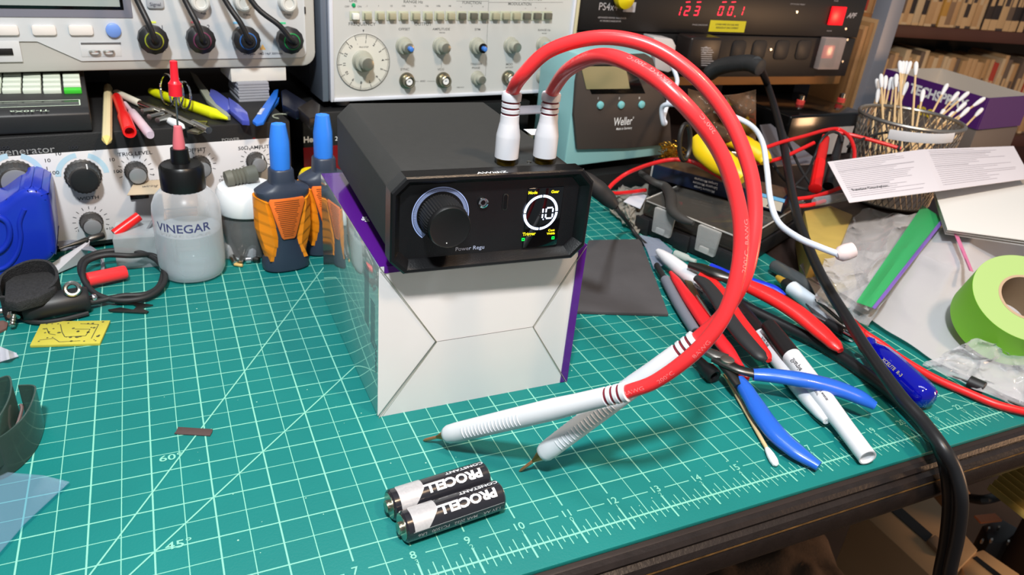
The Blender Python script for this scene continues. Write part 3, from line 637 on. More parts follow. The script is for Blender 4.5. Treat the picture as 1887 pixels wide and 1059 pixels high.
# translucent blades
CLB = film('clear_blue', (90, 100, 190), .45, .1)
for lab, P, th, m in (('clear pointed plastic blade leaning behind the yellow highlighter', [(350, 133), (362, 140), (392, 180), (425, 216), (416, 217), (380, 185), (358, 150)], .04, film('clear_grey', (170, 175, 160), .55, .1)),
        ('blue tinted clear plastic cap lying left of the bright blue knife', [(388, 165), (402, 172), (421, 186), (424, 204), (416, 208), (398, 194), (386, 178)], .05, CLB),
        ('second blue tinted clear plastic cap closest to the bright blue knife', [(421, 182), (440, 195), (456, 210), (460, 226), (446, 225), (424, 206)], .05, CLB)):
    q = [g(x, y, T0+.12) for x, y in P]; tag(obj('plastic_sliver', MB().prism(flatfr(0, 0, 0), [(p.x, p.y) for p in q], (T0+.03, T0+.03+th+.1), .015), m), lab, 'plastic piece')
kn = thing('utility_knife', 'bright blue plastic knife with white lettering on the generator', 'knife', g(490, 200, T0))
for P, zz, nm in (([(505, 166), (513, 163), (511, 178), (486, 224), (472, 227), (465, 222)], T0+.2, 'handle'), ([(508, 182), (515, 178), (513, 186), (492, 212), (486, 222)], T0+.08, 'blade_guard')):
    q = [g(x, y, zz) for x, y in P]; obj(nm, MB().prism(flatfr(0, 0, 0), [(p.x, p.y) for p in q], (zz-.1, zz), .02), mat('knife_blue', (35, 110, 215), .35), kn)
p = g(481, 206, T0+.2); qd = g(490, 192, T0+.2)-p; kq = Fr(p, qd, V((-qd.y, qd.x, 0))); t = MB(); t.text('IRWIN', kq, .05, 0, .12, .006, bold=.03, sx=1.5); obj('knife_lettering', t, PRW, kn, weld=False)
cp = thing('spring_clip', 'black plastic spring clip with dark blue jaws at the right end of the generator', 'clip', g(545, 200, T0))
q = [g(x, y, T0+.3) for x, y in ((518, 166), (527, 163), (570, 190), (573, 196), (545, 204), (520, 192))]; obj('jaw', MB().prism(flatfr(0, 0, 0), [(p.x, p.y) for p in q], (T0+.0, T0+.3), .05), mat('navy_plastic', (18, 22, 38), .35), cp)
q = [g(x, y, T0+.2) for x, y in ((548, 206), (575, 190), (590, 200), (588, 222), (570, 226))]; obj('jaw', MB().prism(flatfr(0, 0, 0), [(p.x, p.y) for p in q], (T0-.0, T0+.35), .05), mat('brown_black', (30, 24, 22), .4), cp)
t = MB(); p = g(520, 216, T0); t.sweep([p+V((.28*math.cos(a), .28*math.sin(a), .03)) for a in [i*PI/6 for i in range(9)]], .025, n=6); tag(obj('plastic_hook', t, film('clear_grey', (170, 175, 160), .55, .1)), 'small clear curled plastic strip right of the blue knife', 'plastic piece')
# frequency display unit
hf_ = yawfr(9.35, 17.55, 0, 7); hv = hf_.px(620, 229)[1]
hk = thing('frequency_counter', 'black counter with a dark red display window between the glue bottle and the welder', 'frequency counter', hf_.p(4, 0, -4))
obj('case', MB().box(hf_, (0, 9.3), (.02, 3.05), (-8, 0), .05), CASEB, hk)
a_, b_ = hf_.px(560.5, 320), hf_.px(652, 266); obj('display_window', MB().box(hf_, (a_[0], b_[0]+.8), (a_[1], b_[1]+.02), (0, .03)), mat('red_window', (120, 14, 20), .12), hk)
t = MB(); t.text('Heathkit', hf_, hf_.px(559, 257)[0], hf_.px(575, 257)[1], .21, .005, align='LEFT', bold=.035, sx=.95); t.text('2240', hf_, hf_.px(617, 256)[0], hf_.px(628, 255)[1], .15, .005, align='LEFT', sx=1.1); obj('counter_lettering', t, PRW, hk, weld=False)
# function generator
gf = yawfr(10.44, 17.98, 3.12, 6); gb = gf.px(612, 187)[1]; gr = gf.px(1038, 170)[0]
fg = thing('function_generator', 'grey bench function generator with a round frequency dial and a row of push buttons', 'function generator', gf.p(4.5, 0, -4))
BEI = mat('wavetek_grey', (190, 191, 189), .5, noise=.02, nscale=10); gh = 5.6
obj('case', MB().box(gf, (-.25, gr+.15), (gb+.05, gh), (-9, -.12), .05), mat('steel_blue', (92, 100, 112), .4, .3), fg)
t = MB(); t.box(gf, (-.0, gr), (gb, gb+.12), (-.2, .1), .03); t.box(gf, (-.04, .1), (gb, gh), (-.2, .1), .03); t.box(gf, (gr-.06, gr+.06), (gb, gh), (-.2, .1), .03); obj('front_frame', t, mat('frame_light', (205, 208, 218), .35), fg)
obj('front_panel', MB().box(gf, (.06, gr-.03), (gb+.08, gh-.02), (-.1, .0)), BEI, fg)
obj('side_rail', MB().box(gf, (-.3, -.08), (gb-.0, gh), (-1.5, .0), .03), mat('rail_blue', (115, 125, 140), .35, .4), fg)
t = MB(); KG2 = mat('knob_sage', (162, 163, 150), .45); KC2 = mat('knob_cap_alu', (150, 150, 138), .28, .7)
dcu, dcv = gf.px(669.7, 114.7); R0 = .97
obj('dial_disc', MB().lathe(gf.sub(dcu, dcv), [(R0, 0), (R0, .03), (.01, .03)], 64), mat('dial_face', (208, 207, 198), .3), fg)
df_ = gf.sub(dcu, dcv, .035)
for i in range(0, 131):
    a = math.radians(110-i*2.6); l_ = .16 if i % 10 == 0 else .07; t.line(df_, ((R0-.02)*math.cos(a), (R0-.02)*math.sin(a)), ((R0-.02-l_)*math.cos(a), (R0-.02-l_)*math.sin(a)), .018 if i % 10 == 0 else .008)
for i in range(14):
    a = math.radians(110-i*26); s_ = ['.', '1', '2', '3', '4', '5', '6', '7', '8', '9', '10', '11', '12', '13'][i]; t.text(s_, df_, (R0-.27)*math.cos(a), (R0-.27)*math.sin(a), .1, .004, rot=math.degrees(a)-90, bold=.012)
t.ring(df_, R0-.015, R0, 0, 0, .003)
t.text('MAX STOP', df_, 0, .52, .05, .004); t.poly([gf.p(dcu-.03, dcv+R0+.12, .004), gf.p(dcu, dcv+R0+.03, .004), gf.p(dcu+.03, dcv+R0+.12, .004)])
obj('panel_lettering', t, PRK, fg, weld=False)
def wknob(P, r, ln, capm=KC2, name='knob', blue=False):
    u_, v_ = gf.px(*P); k_ = gf.sub(u_, v_, .03 if name == 'dial_knob' else 0); t = MB()
    t.lathe(k_, [(r, 0), (r, .04), (r*.93, .06), (r*.88, ln*.45), (r*.62, ln*.5), (r*.6, ln), (r*.55, ln+.02)], 36)
    k = obj(name, t, KG2, fg); obj('knob_cap', MB().lathe(k_, [(r*.57, ln+.0), (r*.57, ln+.04), (r*.5, ln+.05), (.01, ln+.045)], 32), BLKG if blue == 2 else capm, k)
    if blue: obj('blue_inner_knob', MB().lathe(k_, [(.09, ln), (.085, ln+.22), (.05, ln+.24), (.01, ln+.24)], 20, rib=1, ribd=.08), mat('blue_pot', (60, 120, 205), .4), k)
wknob((667, 112), .37, .55, name='dial_knob')
for P, b_ in (((743.8, 84), 1), ((811, 84), 0), ((878, 84), 2), ((940.5, 83), 0), ((1000, 82), 0)): wknob(P, .31, .5, blue=b_)
for P in ((879, 143), (998, 141)): wknob(P, .27, .42)
for P in ((749, 148), (816, 147), (936, 143)):
    u_, v_ = gf.px(*P); k_ = gf.sub(u_, v_); b = obj('bnc_socket', MB().lathe(k_, [(.29, 0), (.29, .05), (.22, .06), (.21, .32), (.18, .34), (.16, .3), (.16, .1)], 36), mat('bnc_nickel', (150, 146, 128), .3, .9), fg)
    obj('bnc_insulator', MB().lathe(k_, [(.12, .1), (.12, .28), (.05, .28), (.04, .2), (.01, .2)], 24), WHT, b)
xs = [318, 396, 477, 550, 625, 700, 778, 850, 920, 990, 1062, 1130, 1200, 1265, 1330, 1395, 1462, 1528]
for i, X in enumerate(xs):
    m = mat('button_white', (222, 222, 215), .4) if i == 0 else (mat('button_dark', (92, 90, 80), .45) if i in (9, 10, 11, 15, 16, 17) else mat('button_tan', (160, 155, 130), .45))
    k = pbox(gf, 560+X/3.417, 29, 18, 17, (0, .03), mat('button_bezel', (176, 180, 158), .5), 'button_bezel', fg, .01)
    pbox(gf, 560+X/3.417, 29, 12, 11.5, (.03, .2), m, 'push_button', k, .02)
t = MB()
for s_, X, Y, h in (('LINE', 310, 5, .09), ('OFF', 272, 42, .06), ('ON', 350, 42, .06), ('RANGE Hz', 688, 12, .1), ('FUNCTION', 1058, 18, .1), ('MODULATION', 1360, 26, .1), ('SWEEP GENERATOR', 1400, -6, .1), ('FREQUENCY', 367, 152, .11), ('OUTPUT', 750, 152, .11), ('OFFSET', 632, 184, .085), ('AMPLITUDE', 865, 184, .085), ('SYM', 1093, 186, .085), ('RANGE Hz', 1513, 190, .08), ('SYNC', 635, 437, .085), ('VCG', 862, 437, .085), ('TRIGGER', 1085, 404, .08), ('PHASE', 1083, 428, .08), ('MOD', 1293, 405, .085), ('INT EXT', 1293, 425, .06), ('VERNIER', 870, 206, .04), ('VERNIER', 1513, 210, .04), ('600Ω', 748, 511, .06), ('FREE RUN', 985, 550, .045),
        ('.1', 396, 38, .06), ('1', 470, 38, .06), ('10', 550, 38, .06), ('100', 627, 38, .06), ('1k', 698, 38, .06), ('10k', 774, 38, .06), ('100k', 846, 38, .06), ('1M', 917, 38, .06), ('~', 990, 42, .07), ('^', 1058, 42, .07), ('n', 1128, 42, .07), ('~', 1395, 52, .07), ('^', 1458, 52, .07), ('n', 1522, 52, .07)):
    t.text(s_, gf, *gf.px(560+X/3.417, Y/3.417), h, .004, bold=.012, sx=1.12)
L_ = lambda x0, y0, x1, y1, wd=.012: t.line(gf, gf.px(560+x0/3.417, y0/3.417), gf.px(560+x1/3.417, y1/3.417), wd)
L_(1163, 0, 1143, 480); L_(700, 512, 722, 512); L_(775, 511, 825, 511); L_(864, 365, 866, 425); L_(1163, 15, 1630, 15); L_(960, 6, 1160, 8)
obj('panel_lettering', t, mat('print_dim', (96, 98, 96), .7), fg, weld=False)
u_, v_ = gf.px(560+313/3.417, 9.5); obj('green_lamp', MB().lathe(gf.sub(u_, v_), [(.07, 0), (.06, .04), (.01, .06)], 20), mat('lamp_green', (20, 150, 95), .2), fg)
for u_ in (.6, gr-.8): obj('foot', MB().lathe(Fr(gf.p(u_, -.06, -.6), (1, 0, 0), (0, 1, 0), (0, 0, 1)), [(.25, 0), (.25, gb+.14)], 20), GREY, fg)
# tall beige side panel
q0, q1 = gy(1072, 2, 17.3), gy(1040, 302, 17.3)
cu1 = gf.px(1071, 2)[0]; tag(obj('instrument_cabinet', MB().box(gf, (gr+.17, cu1), (-3.1, 6.4), (-9, -.02), .05), mat('cabinet_beige', (188, 180, 148), .5)), 'narrow tall beige cabinet side standing between the function generator and the soldering station', 'cabinet')
tag(obj('metal_tray', MB().box(yawfr(16.9, 16.6, 3.07, 4), (0, 1.9), (0, .06), (-1.0, 0), .01), mat('lavender_metal', (170, 165, 178), .35, .4)), 'thin light metal strip lying below the function generator behind the welder plugs', 'metal strip')
# ---- soldering station
wl = yawfr(19.1, 16.0, 0, 7); AQ = mat('aqua_plastic', (140, 188, 190), .5); CHAR = mat('weller_brown', (66, 58, 54), .55, bump=.1, bscale=900)
ub = thing('test_instrument', 'black instrument with a white ground symbol under the soldering station', 'instrument', wl.p(2.5, 0, -3))
bv = wl.px(1140, 312)[1]
ubm = wl.sub(-2.2, 0, .3); obj('case', MB().box(ubm, (0, 7.6), (.02, bv-.02), (-3.5, 0), .04), CASEB, ub)
t = MB(); u_, v_ = ubm.px(1147, 345); t.line(ubm, (u_, v_+.12), (u_, v_), .02); [t.line(ubm, (u_-.08+.025*i, v_-.03*i), (u_+.08-.025*i, v_-.03*i), .014) for i in range(3)]; u_, v_ = ubm.px(1073, 314); t.poly([ubm.p(u_-.06, v_+.06, .004), ubm.p(u_+.06, v_+.06, .004), ubm.p(u_, v_-.06, .004)])
obj('ground_symbol', t, PRW, ub, weld=False)
ws = thing('soldering_station', 'brown and aqua digital soldering station behind the red welding cables', 'soldering station', wl.p(2.5, bv, -2))
def pp(fr, L): return [fr.px(x, y) for x, y in L]
obj('housing', MB().prism(wl, pp(wl, [(1040, 309), (1236, 284), (1232, 235), (1211, 130), (1200, 97), (1068, 100), (1060, 150), (1054, 205)]), (-2.4, -.02), .08), AQ, ws)
obj('face_plate', MB().prism(wl, pp(wl, [(1060, 274), (1150, 272), (1234, 264), (1231, 215), (1216, 160), (1199, 106), (1186, 98), (1066, 102), (1058, 150), (1054, 211)]), (-.02, .14), .04), CHAR, ws)
wn = wl.sub(0, 0, .14); obj('lcd_frame', MB().prism(wn, pp(wn, [(1067, 119), (1166, 119), (1189, 172), (1090, 173)]), (-.02, .02), .01), BLKG, ws)
obj('lcd', MB().prism(wn, pp(wn, [(1070, 122), (1152, 122), (1160, 163), (1080, 164)]), (0, .03)), mat('lcd_olive', (132, 128, 95), .3), ws)
t = MB()
for s_, x, y, h in (('I', 1102, 181, .09), ('II', 1141, 181, .09), ('III', 1178, 180.5, .09), ('Weller', 1148, 224, .33), ('®', 1167, 217, .08), ('Made in Germany', 1150, 236.5, .1)): t.text(s_, wn, *wn.px(x, y), h, .006, sx=.72 if s_ == 'Weller' else .8, bold=.008)
obj('station_lettering', t, PRW, ws, weld=False)
for x, y in ((1105.5, 193.4), (1144, 193), (1181.7, 192.4)):
    u_, v_ = wn.px(x, y); obj('button', MB().lathe(wn.sub(u_, v_), [(.15, 0), (.14, .07), (.11, .09), (.01, .09)], 24), mat('aqua_button', (120, 190, 195), .35), ws)
# ---- rack power conditioner
rf = yawfr(21.0, 21.2, 0, 0); r0, r1_, rr_ = rf.px(1300, 141)[1], rf.px(1300, 64)[1], rf.px(1562, 120)[0]
RK = mat('rack_black', (22, 21, 22), .42, bump=.1, bscale=700)
rp = thing('rack_power_conditioner', 'black rack power conditioner with glowing red digits at the top', 'power conditioner', rf.p(9, r1_, -4))
obj('case', MB().box(rf, (0, rr_+.1), (r1_+.04, r1_+1.95), (-9, 0), .04), RK, rp)
rl = thing('rack_power_strip', 'black rack outlet unit with an amber lit red switch below the red digits', 'power strip', rf.p(9, r0, -4))
obj('case', MB().box(rf, (0, rr_+.05), (r0, r1_), (-9, -.0), .04), RK, rl)
RED = mat('digit_red', (255, 20, 60), .4, emit=2.2); t = MB()
def seg7(T, fr, u, v, ch_, s=.14, sl=.12, wd=.045):
    D = {'0': 'abcdef', '1': 'bc', '2': 'abged', '3': 'abgcd'}[ch_]; h = s*1.55
    L = {'a': ((-s, h), (s, h)), 'd': ((-s, -h), (s, -h)), 'g': ((-s, 0), (s, 0)), 'f': ((-s, .03), (-s, h)), 'b': ((s, .03), (s, h)), 'e': ((-s, -.03), (-s, -h)), 'c': ((s, -.03), (s, -h))}
    for q in D: (a, b), (c2, d2) = L[q]; T.line(fr, (u+a*.8+b*sl, v+b*.85), (u+c2*.8+d2*sl, v+d2*.85), wd, .006)
for ch_, x in (('1', 1250), ('2', 1266), ('3', 1284), ('0', 1328), ('0', 1346), ('1', 1366)): seg7(t, rf, *rf.px(x, 20), ch_)
t.disc(rf, .03, rf.px(1354, 30)[0], rf.px(1354, 30)[1], .006); 
for x in (1268, 1288, 1335, 1352): t.line(rf, rf.px(x-4, 4), rf.px(x+4, 3.5), .04, .006)
obj('red_digits', t, RED, rp, weld=False)
t = MB(); t.text('PS4x4', rf, *rf.px(1121, 13), .32, .005, sx=.9); t.text('POWER CONDITIONER', rf, *rf.px(1290, 46), .06); t.text('PRO', rf, *rf.px(1166, 14), .1, .02); t.text('ADVANCED POWER SEQUENCER', rf, *rf.px(1128, 33), .07); t.text('AC SOURCE INDICATOR', rf, *rf.px(1125, 39), .07)
t.text('APF', rf, *rf.px(1569, 29), .25, .005, shear=.3, bold=.03); t.text('POWER', rf, *rf.px(1541, 2), .06); t.text('BREAKER', rf, *rf.px(1528, 57), .06, .006); t.text('LOW VOLTAGE  PRESENT', rf, *rf.px(1470, 8), .06); obj('rack_lettering', t, mat('rack_print', (175, 172, 175), .6), rp, weld=False)
pbox(rf, 1160, 13, 22, 18, (0, .012), mat('pro_box', (165, 165, 172), .5), 'pro_badge', rp, 0)
lb = pbox(rf, 1340.5, 48.5, 66, 20, (0, .012), mat('label_yellow', (208, 196, 30), .5), 'warning_label', rp, 0)
t = MB(); ln = rf.sub(0, 0, .014); t.text('LOWER WIRE VOLTAGE AND', ln, *ln.px(1340, 45.5), .075, .003, bold=.02); t.text('REDUCES AT LINE CURRENT', ln, *ln.px(1340, 51.5), .075, .003, bold=.02); obj('label_lettering', t, PRK, lb, weld=False)
pbox(rf, 1541, 29, 26, 32, (0, .12), mat('switch_red', (235, 20, 30), .3, emit=.9), 'power_switch', rp, .03)
o = pbox(rf, 1525, 97, 38, 54, (0, .35), film('switch_cover', (190, 175, 170), .45, .15), 'switch_cover', rl, .03)
pbox(rf, 1524, 95, 18, 22, (0, .15), mat('switch_red2', (220, 30, 30), .4, emit=.5), 'breaker_switch', rl, .03)
for x, y in ((1558, 53), (1561, 73), (1552, 113), (1420, 91), (1468, 22)): u_, v_ = rf.px(x, y); obj('rack_screw', MB().lathe(rf.sub(u_, v_), [(.08, 0), (.06, .04), (.01, .04)], 12), STEEL, rp if y < 62 else rl)
for x in (1360, 1398, 1440, 1480):
    o = pbox(rf, x, 92, 26, 34, (0, .04), BLK, 'outlet', rl, .02, 'r')
wn_ = thing('yellow_knob_meter', 'yellow round ball above the conditioner lettering at the top edge', 'knob', rf.p(*rf.px(1139, -4), .1)); u_, v_ = rf.px(1140, -5); obj('ball', MB().lathe(rf.sub(u_, v_), [(.02, .05), (.35, .15), (.45, .4), (.4, .65), (.2, .8), (.02, .85)], 28), mat('ball_yellow', (228, 205, 20), .35), wn_)
# wall adapters
wa = thing('wall_adapter', 'black wall adapter with a white printed label plugged in behind the red cables', 'power adapter', rf.p(*rf.px(1300, 125), .8)); a_ = rf.sub(0, 0, 1.2)
a0, a1 = a_.px(1264, 128), a_.px(1334, 70); obj('adapter_body', MB().box(a_, (a0[0], a1[0]), (a0[1], a1[1]), (-1.15, 0), .12, 3), mat('adapter_black', (34, 28, 26), .35), wa)
t = MB()
for i in range(9): t.line(a_, a_.px(1292, 88+i*4), a_.px(1292+random.randint(14, 24), 88.5+i*4), .03)
t.ring(a_, .12, .15, *a_.px(1300, 92), .004, n=20); t.text('UL', a_, *a_.px(1300, 92), .1, .004); obj('adapter_label', t, mat('rack_print', (175, 172, 175), .6), wa, weld=False)
wb2 = thing('usb_charger', 'white cube charger with a white cord behind the red welding cables', 'charger', rf.p(*rf.px(1228, 130), 1)); a_ = rf.sub(0, 0, 1.0)
obj('charger_body', MB().prism(a_, pp(a_, [(1205, 68), (1240, 72), (1246, 84), (1242, 128), (1232, 134), (1208, 128)]), (-.9, 0), .06), mat('charger_white', (205, 200, 200), .3), wb2)
cw = MB(); cw.sweep([gd(x, y, d_) for x, y, d_ in ((1238, 120, 29.5), (1248, 150, 29), (1235, 178, 28.5), (1223, 215, 28.2), (1226, 226, 28.2), (1222, 226, 28), (1221, 196, 27.6), (1250, 193, 27), (1300, 200, 26), (1345, 212, 25.5), (1385, 232, 25), (1405, 262, 24), (1413, 310, 23), (1420, 370, 21.8), (1435, 410, 21), (1470, 437, 20), (1510, 455, 19.4), (1545, 468, 19))], .088, n=12)
tag(obj('charger_cable', cw, mat('cord_white', (215, 222, 235), .4)), 'white cord running down from the charger to a plug on the plastic bags', 'cord')
tag(obj('round_plug', MB().lathe(axfr(gd(1545, 469, 19.05), gd(1590, 455, 19)-gd(1545, 470, 19)), [(.12, -.05), (.2, .05), (.22, .2), (.2, .4), (.1, .45)], 24), mat('plug_pinkwhite', (225, 205, 205), .35)), 'pinkish white round plug at the end of the white cord', 'plug')
# shelf board, timber, battery
wp = g(1300, 150, 2.6); tag(obj('wooden_board', MB().box(WF, (17, 39.5), (22.3, 31.5), (2.75, rf.o.z+r0-.15), .02), mat('pale_wood', (205, 150, 90), .6, noise=.15, nscale=12)), 'pale wooden board under the black rack units', 'board')
for x in (17.5, 38): tag(obj('support_block', MB().box(WF, (x, x+1.2), (24, 30), (-.1, 2.75), .03), CASEB), 'black block holding up the %s end of the wooden board' % ('left' if x < 20 else 'right'), 'block')
tag(obj('rack_spacer', MB().box(WF, (22, 37), (21.8, 29.5), (rf.o.z+r0-.15, rf.o.z+r0), .0), CASEB), 'black strip between the wooden board and the lower rack unit', 'strip')
for i, (x0, x1, cc) in enumerate(((1556, 1563, (150, 105, 60)), (1565, 1571, (215, 160, 105)), (1573, 1580, (190, 140, 85)), (1582, 1590, (225, 175, 120)), (1591, 1597, (200, 130, 70)))):
    p = gy(x0, 150, 25.5); q = gy(x1, 150, 25.5); t = MB(); t.box(Fr((p.x, 25.5, -.1)), (0, max(.15, q.x-p.x)), (0, 5.3+.2*i), (-3-.3*i, 0), .01)
    tag(obj('timber_strip', t, mat('timber%d' % i, tuple(int(c_*.8) for c_ in cc), .65, noise=.12)), 'upright thin wooden strip, %s from the left behind the black battery' % ('first', 'second', 'third', 'fourth', 'fifth')[i], 'wood strip', 'upright timber strips beside the rack')
bt = thing('lead_acid_battery', 'glossy black battery with red ringed terminals behind the red clip leads', 'battery', g(1520, 300, 0))
bf_ = yawfr(*g(1469, 292, .0).xy, 0, 3); b1 = bf_.px(1577, 270)[0]; bh = bf_.px(1500, 212)[1]
obj('battery_case', MB().box(bf_, (-1.2, b1), (0, bh), (-4.5, 0), .12, 3), BLKG, bt)
tb = Fr(bf_.p(0, bh, 0), bf_.u, -bf_.w, bf_.v)
for x, y in ((1474, 192), (1549, 188)):
    u_, v_ = tb.px(x, y); t = MB(); t.lathe(tb.sub(u_, v_), [(.21, 0), (.21, .2), (.16, .24)], 24); k = obj('terminal_ring', t, mat('terminal_red', (195, 60, 55), .4), bt); obj('terminal_post', MB().lathe(tb.sub(u_, v_), [(.15, .2), (.15, .45), (.05, .48)], 16), STEEL, k)
a_, b_ = bf_.px(1514, 286), bf_.px(1574, 232); obj('battery_label', MB().box(bf_, (a_[0], b_[0]), (max(a_[1], .1), b_[1]), (0, .012)), mat('label_greyw', (170, 170, 172), .6), bt)
t = MB(); t.text('12V', bf_.sub(0, 0, .014), *bf_.px(1545, 242), .2, .004); obj('battery_lettering', t, mat('print_dim', (96, 98, 96), .7), bt, weld=False)
# ---- shelf post and bookcase
q0, q1 = gy(1567, 240, 25), gy(1602, 240, 25); q2 = gy(1625, 0, 25)
t = MB(); t.box(Fr((q0.x+.2, 25, -29.5)), (0, 1.15), (0, 48), (-1.1, 0), .02); tag(obj('shelf_upright', t, mat('upright_grey', (138, 140, 150), .45, .2)), 'grey metal shelf upright between the rack and the paperbacks', 'shelf upright')
bc_ = yawfr(42, 41.8, 0, -9.5); bz1 = bc_.px(1700, 49)[1]; bz0 = bc_.px(1700, 71)[1]; bl = bc_.px(1887, 100)[0]+4
bks = thing('bookcase', 'dark brown bookcase packed with two rows of paperbacks', 'bookcase', bc_.p(20, -29, -5)); DW = mat('bookcase_brown', (84, 46, 34), .5, noise=.2, nscale=10)
obj('shelf', MB().box(bc_, (0, bl+12), (bz0, bz1), (-8, 0), .02), DW, bks); lz = bc_.px(1760, 108)[1]
lowz = lz-6.9; obj('shelf', MB().box(bc_, (0, bl+12), (lowz-1, lowz), (-8, 0), .02), DW, bks); obj('back_panel', MB().box(bc_, (0, bl+12), (lowz-10, bz1+14), (-8.6, -8)), mat('book_dark', (22, 17, 15), .8), bks)
obj('side_panel', MB().box(bc_, (-.8, 0), (lowz-12, bz1+14), (-8.6, 0)), DW, bks); obj('base', MB().box(bc_, (0, bl+12), (-30.2, lowz-1), (-8, -7)), DW, bks)
random.seed(11)
PAL = [(198, 158, 112), (186, 146, 100), (205, 170, 125), (60, 50, 46), (48, 42, 44), (180, 62, 48), (200, 150, 70), (150, 120, 92), (205, 178, 140), (110, 92, 78), (70, 60, 58), (190, 140, 60)]
CN = {0: 'tan', 1: 'tan', 2: 'cream', 3: 'black', 4: 'black', 5: 'red', 6: 'orange', 7: 'brown', 8: 'cream', 9: 'brown', 10: 'dark grey', 11: 'ochre'}
protos = {}
def book(u, base, wdt, hgt, ci, row, lab, dp_):
    base += .025
    root = thing('paperback_book', lab, 'book', bc_.p(u, base, -3), row)
    obj('cover', MB().box(bc_, (u, u+wdt), (base, base+hgt), (-dp_-4.2, -dp_), .03), mat('book_c%d' % ci, PAL[ci], .65, noise=.1, nscale=30), root)
    t = MB(); sf_ = bc_.sub(u+wdt/2, base, -dp_+.004); t.box(sf_, (-wdt*.5, wdt*.5), (0, .9 if ci in (3, 4, 5, 6, 9, 10) else .2), (0, .004)); t.box(sf_, (-wdt*.3, wdt*.3), (hgt*.3, hgt*.75), (.0, .004)); obj('spine_print', t, mat('book_c%d' % ((ci+8) % 12 if ci < 3 else 2), PAL[(ci+8) % 12 if ci < 3 else 2], .65), root)
u_ = bc_.px(1560, 40)[0]; u1 = bc_.px(1887, 0)[0]+1.5; i = 0
while u_ < u1:
    w_ = random.uniform(.45, .8); ci = random.choice([0, 0, 1, 2, 8, 8, 0, 3, 4, 4, 5, 6, 7, 9, 3]); book(u_, bz1, w_, random.uniform(6.6, 7.1), ci, 'paperbacks on the upper shelf', '%s spined paperback standing in the upper row of the bookcase' % CN[ci], random.uniform(.25, .5)); u_ += w_+.015; i += 1
u_ = bc_.px(1556, 110)[0]; u1 = bc_.px(1887, 140)[0]+4
while u_ < u1:
    w_ = random.uniform(.32, .6); ci = random.choice([0, 1, 2, 8, 0, 7, 8, 1, 9, 10, 0, 2, 5]); book(u_, lowz, w_, random.uniform(6.4, 7.0)+(.3 if random.random() < .12 else 0), ci, 'paperbacks on the lower shelf', '%s spined paperback standing in the lower row of the bookcase' % CN[ci], random.uniform(.8, 1.2)); u_ += w_+.015
# ================================================================ ON THE MAT, LEFT AND MIDDLE
# ---- batteries
def battery(a, b, label):
    a, b = V(a), V(b); d = (b-a).normalized(); a = a-d*.0; L = 1.93; r = .283; root = thing('aa_battery', label, 'battery', (a+b)/2-V((0, 0, r)), 'two shrink wrapped AA cells')
    fr2 = Fr(a, V((0, 0, 1)).cross(d)*-1, V((0, 0, 1)), d)     # u toward the viewer side, v up, w along the cell
    if fr2.u.y > 0: fr2 = Fr(a, -fr2.u, V((0, 0, 1)), d)
    DK = mat('battery_dark', (34, 34, 40), .22, spec=.6, coat=.5)
    obj('jacket', MB().lathe(fr2, [(r-.03, 0), (r, .03), (r, L-.03), (r-.03, L)], 48), DK, root)
    obj('positive_end', MB().lathe(fr2, [(.235, -.002), (.235, -.012), (.11, -.02), (.11, -.075), (.09, -.085), (.01, -.085)], 32), mat('end_metal', (185, 180, 165), .25, 1), root)
    obj('negative_end', MB().lathe(fr2, [(.24, L), (.24, L+.012), (.01, L+.012)], 32), STEEL, root)
    def cyl(x, th, e=.004): t_ = math.radians(th); return fr2.p((r+e)*math.sin(t_), (r+e)*math.cos(t_), x)
    t = MB(); N = 22
    for i in range(N):
        th0, th1 = -62+(136)*i/N, -62+136*(i+1)/N
        def x1(th): return .62-(.0 if th < 20 else (th-20)*.0042) if th > -45 else .62-(-45-th)*.012
        def x0(th): return .13+(.07*max(0, (-th-20)/40))
        t.poly([cyl(x0(th0), th0), cyl(x1(th0), th0), cyl(x1(th1), th1), cyl(x0(th1), th1)])
    obj('silver_band', t, mat('band_silver', (196, 194, 196), .35, .3, noise=.1, nscale=900), root)
    def fn(cx, th, e): return lambda x, y: cyl(cx-x, th-math.degrees(y/r), e)
    t = MB()
    t.text('PROCELL', None, 0, 0, .165, 0, fn=lambda x, y: cyl(1.2-x, 26+math.degrees(y/r)*1.0, .009), sx=1.22, bold=.045, slices=4, shear=0)
    t.text('CONSTANT', None, 0, 0, .07, 0, fn=lambda x, y: cyl(1.5-x, -12+math.degrees(y/r), .009), sx=1.5, bold=.02, slices=2)
    for i in range(-64, 99, 162): pass
    obj('brand_lettering', t, mat('battery_white', (225, 225, 230), .4), root, weld=False)
    t = MB(); t.text('1.5V AA    MAR 2032   PC1500   LR6', None, 0, 0, .07, 0, fn=lambda x, y: cyl(1.0-x, 93+math.degrees(y/r), .007), sx=1.1, bold=.008, slices=2)
    t.poly([cyl(.1, 74, .005), cyl(1.88, 74, .005), cyl(1.88, 76, .005), cyl(.1, 76, .005)])
    obj('small_print', t, mat('battery_grey', (150, 150, 155), .5), root, weld=False)
    t = MB(); t.ring(Fr(cyl(.53, 40, .008), fr2.w, fr2.u.cross(fr2.w)), .03, .042, n=16); return root
dirb = (g(917, 912, .286)-g(741, 971, .286)).normalized(); perp = V((-dirb.y, dirb.x, 0)).normalized()
ba = g(741, 971, .286); battery(ba, ba+dirb*1.9, 'AA battery nearest the viewer at the bottom of the mat, full lettering showing')
battery(ba+perp*.575+dirb*(-.0), ba+perp*.575+dirb*1.9, 'AA battery lying behind the nearest one, closer to the white probe')
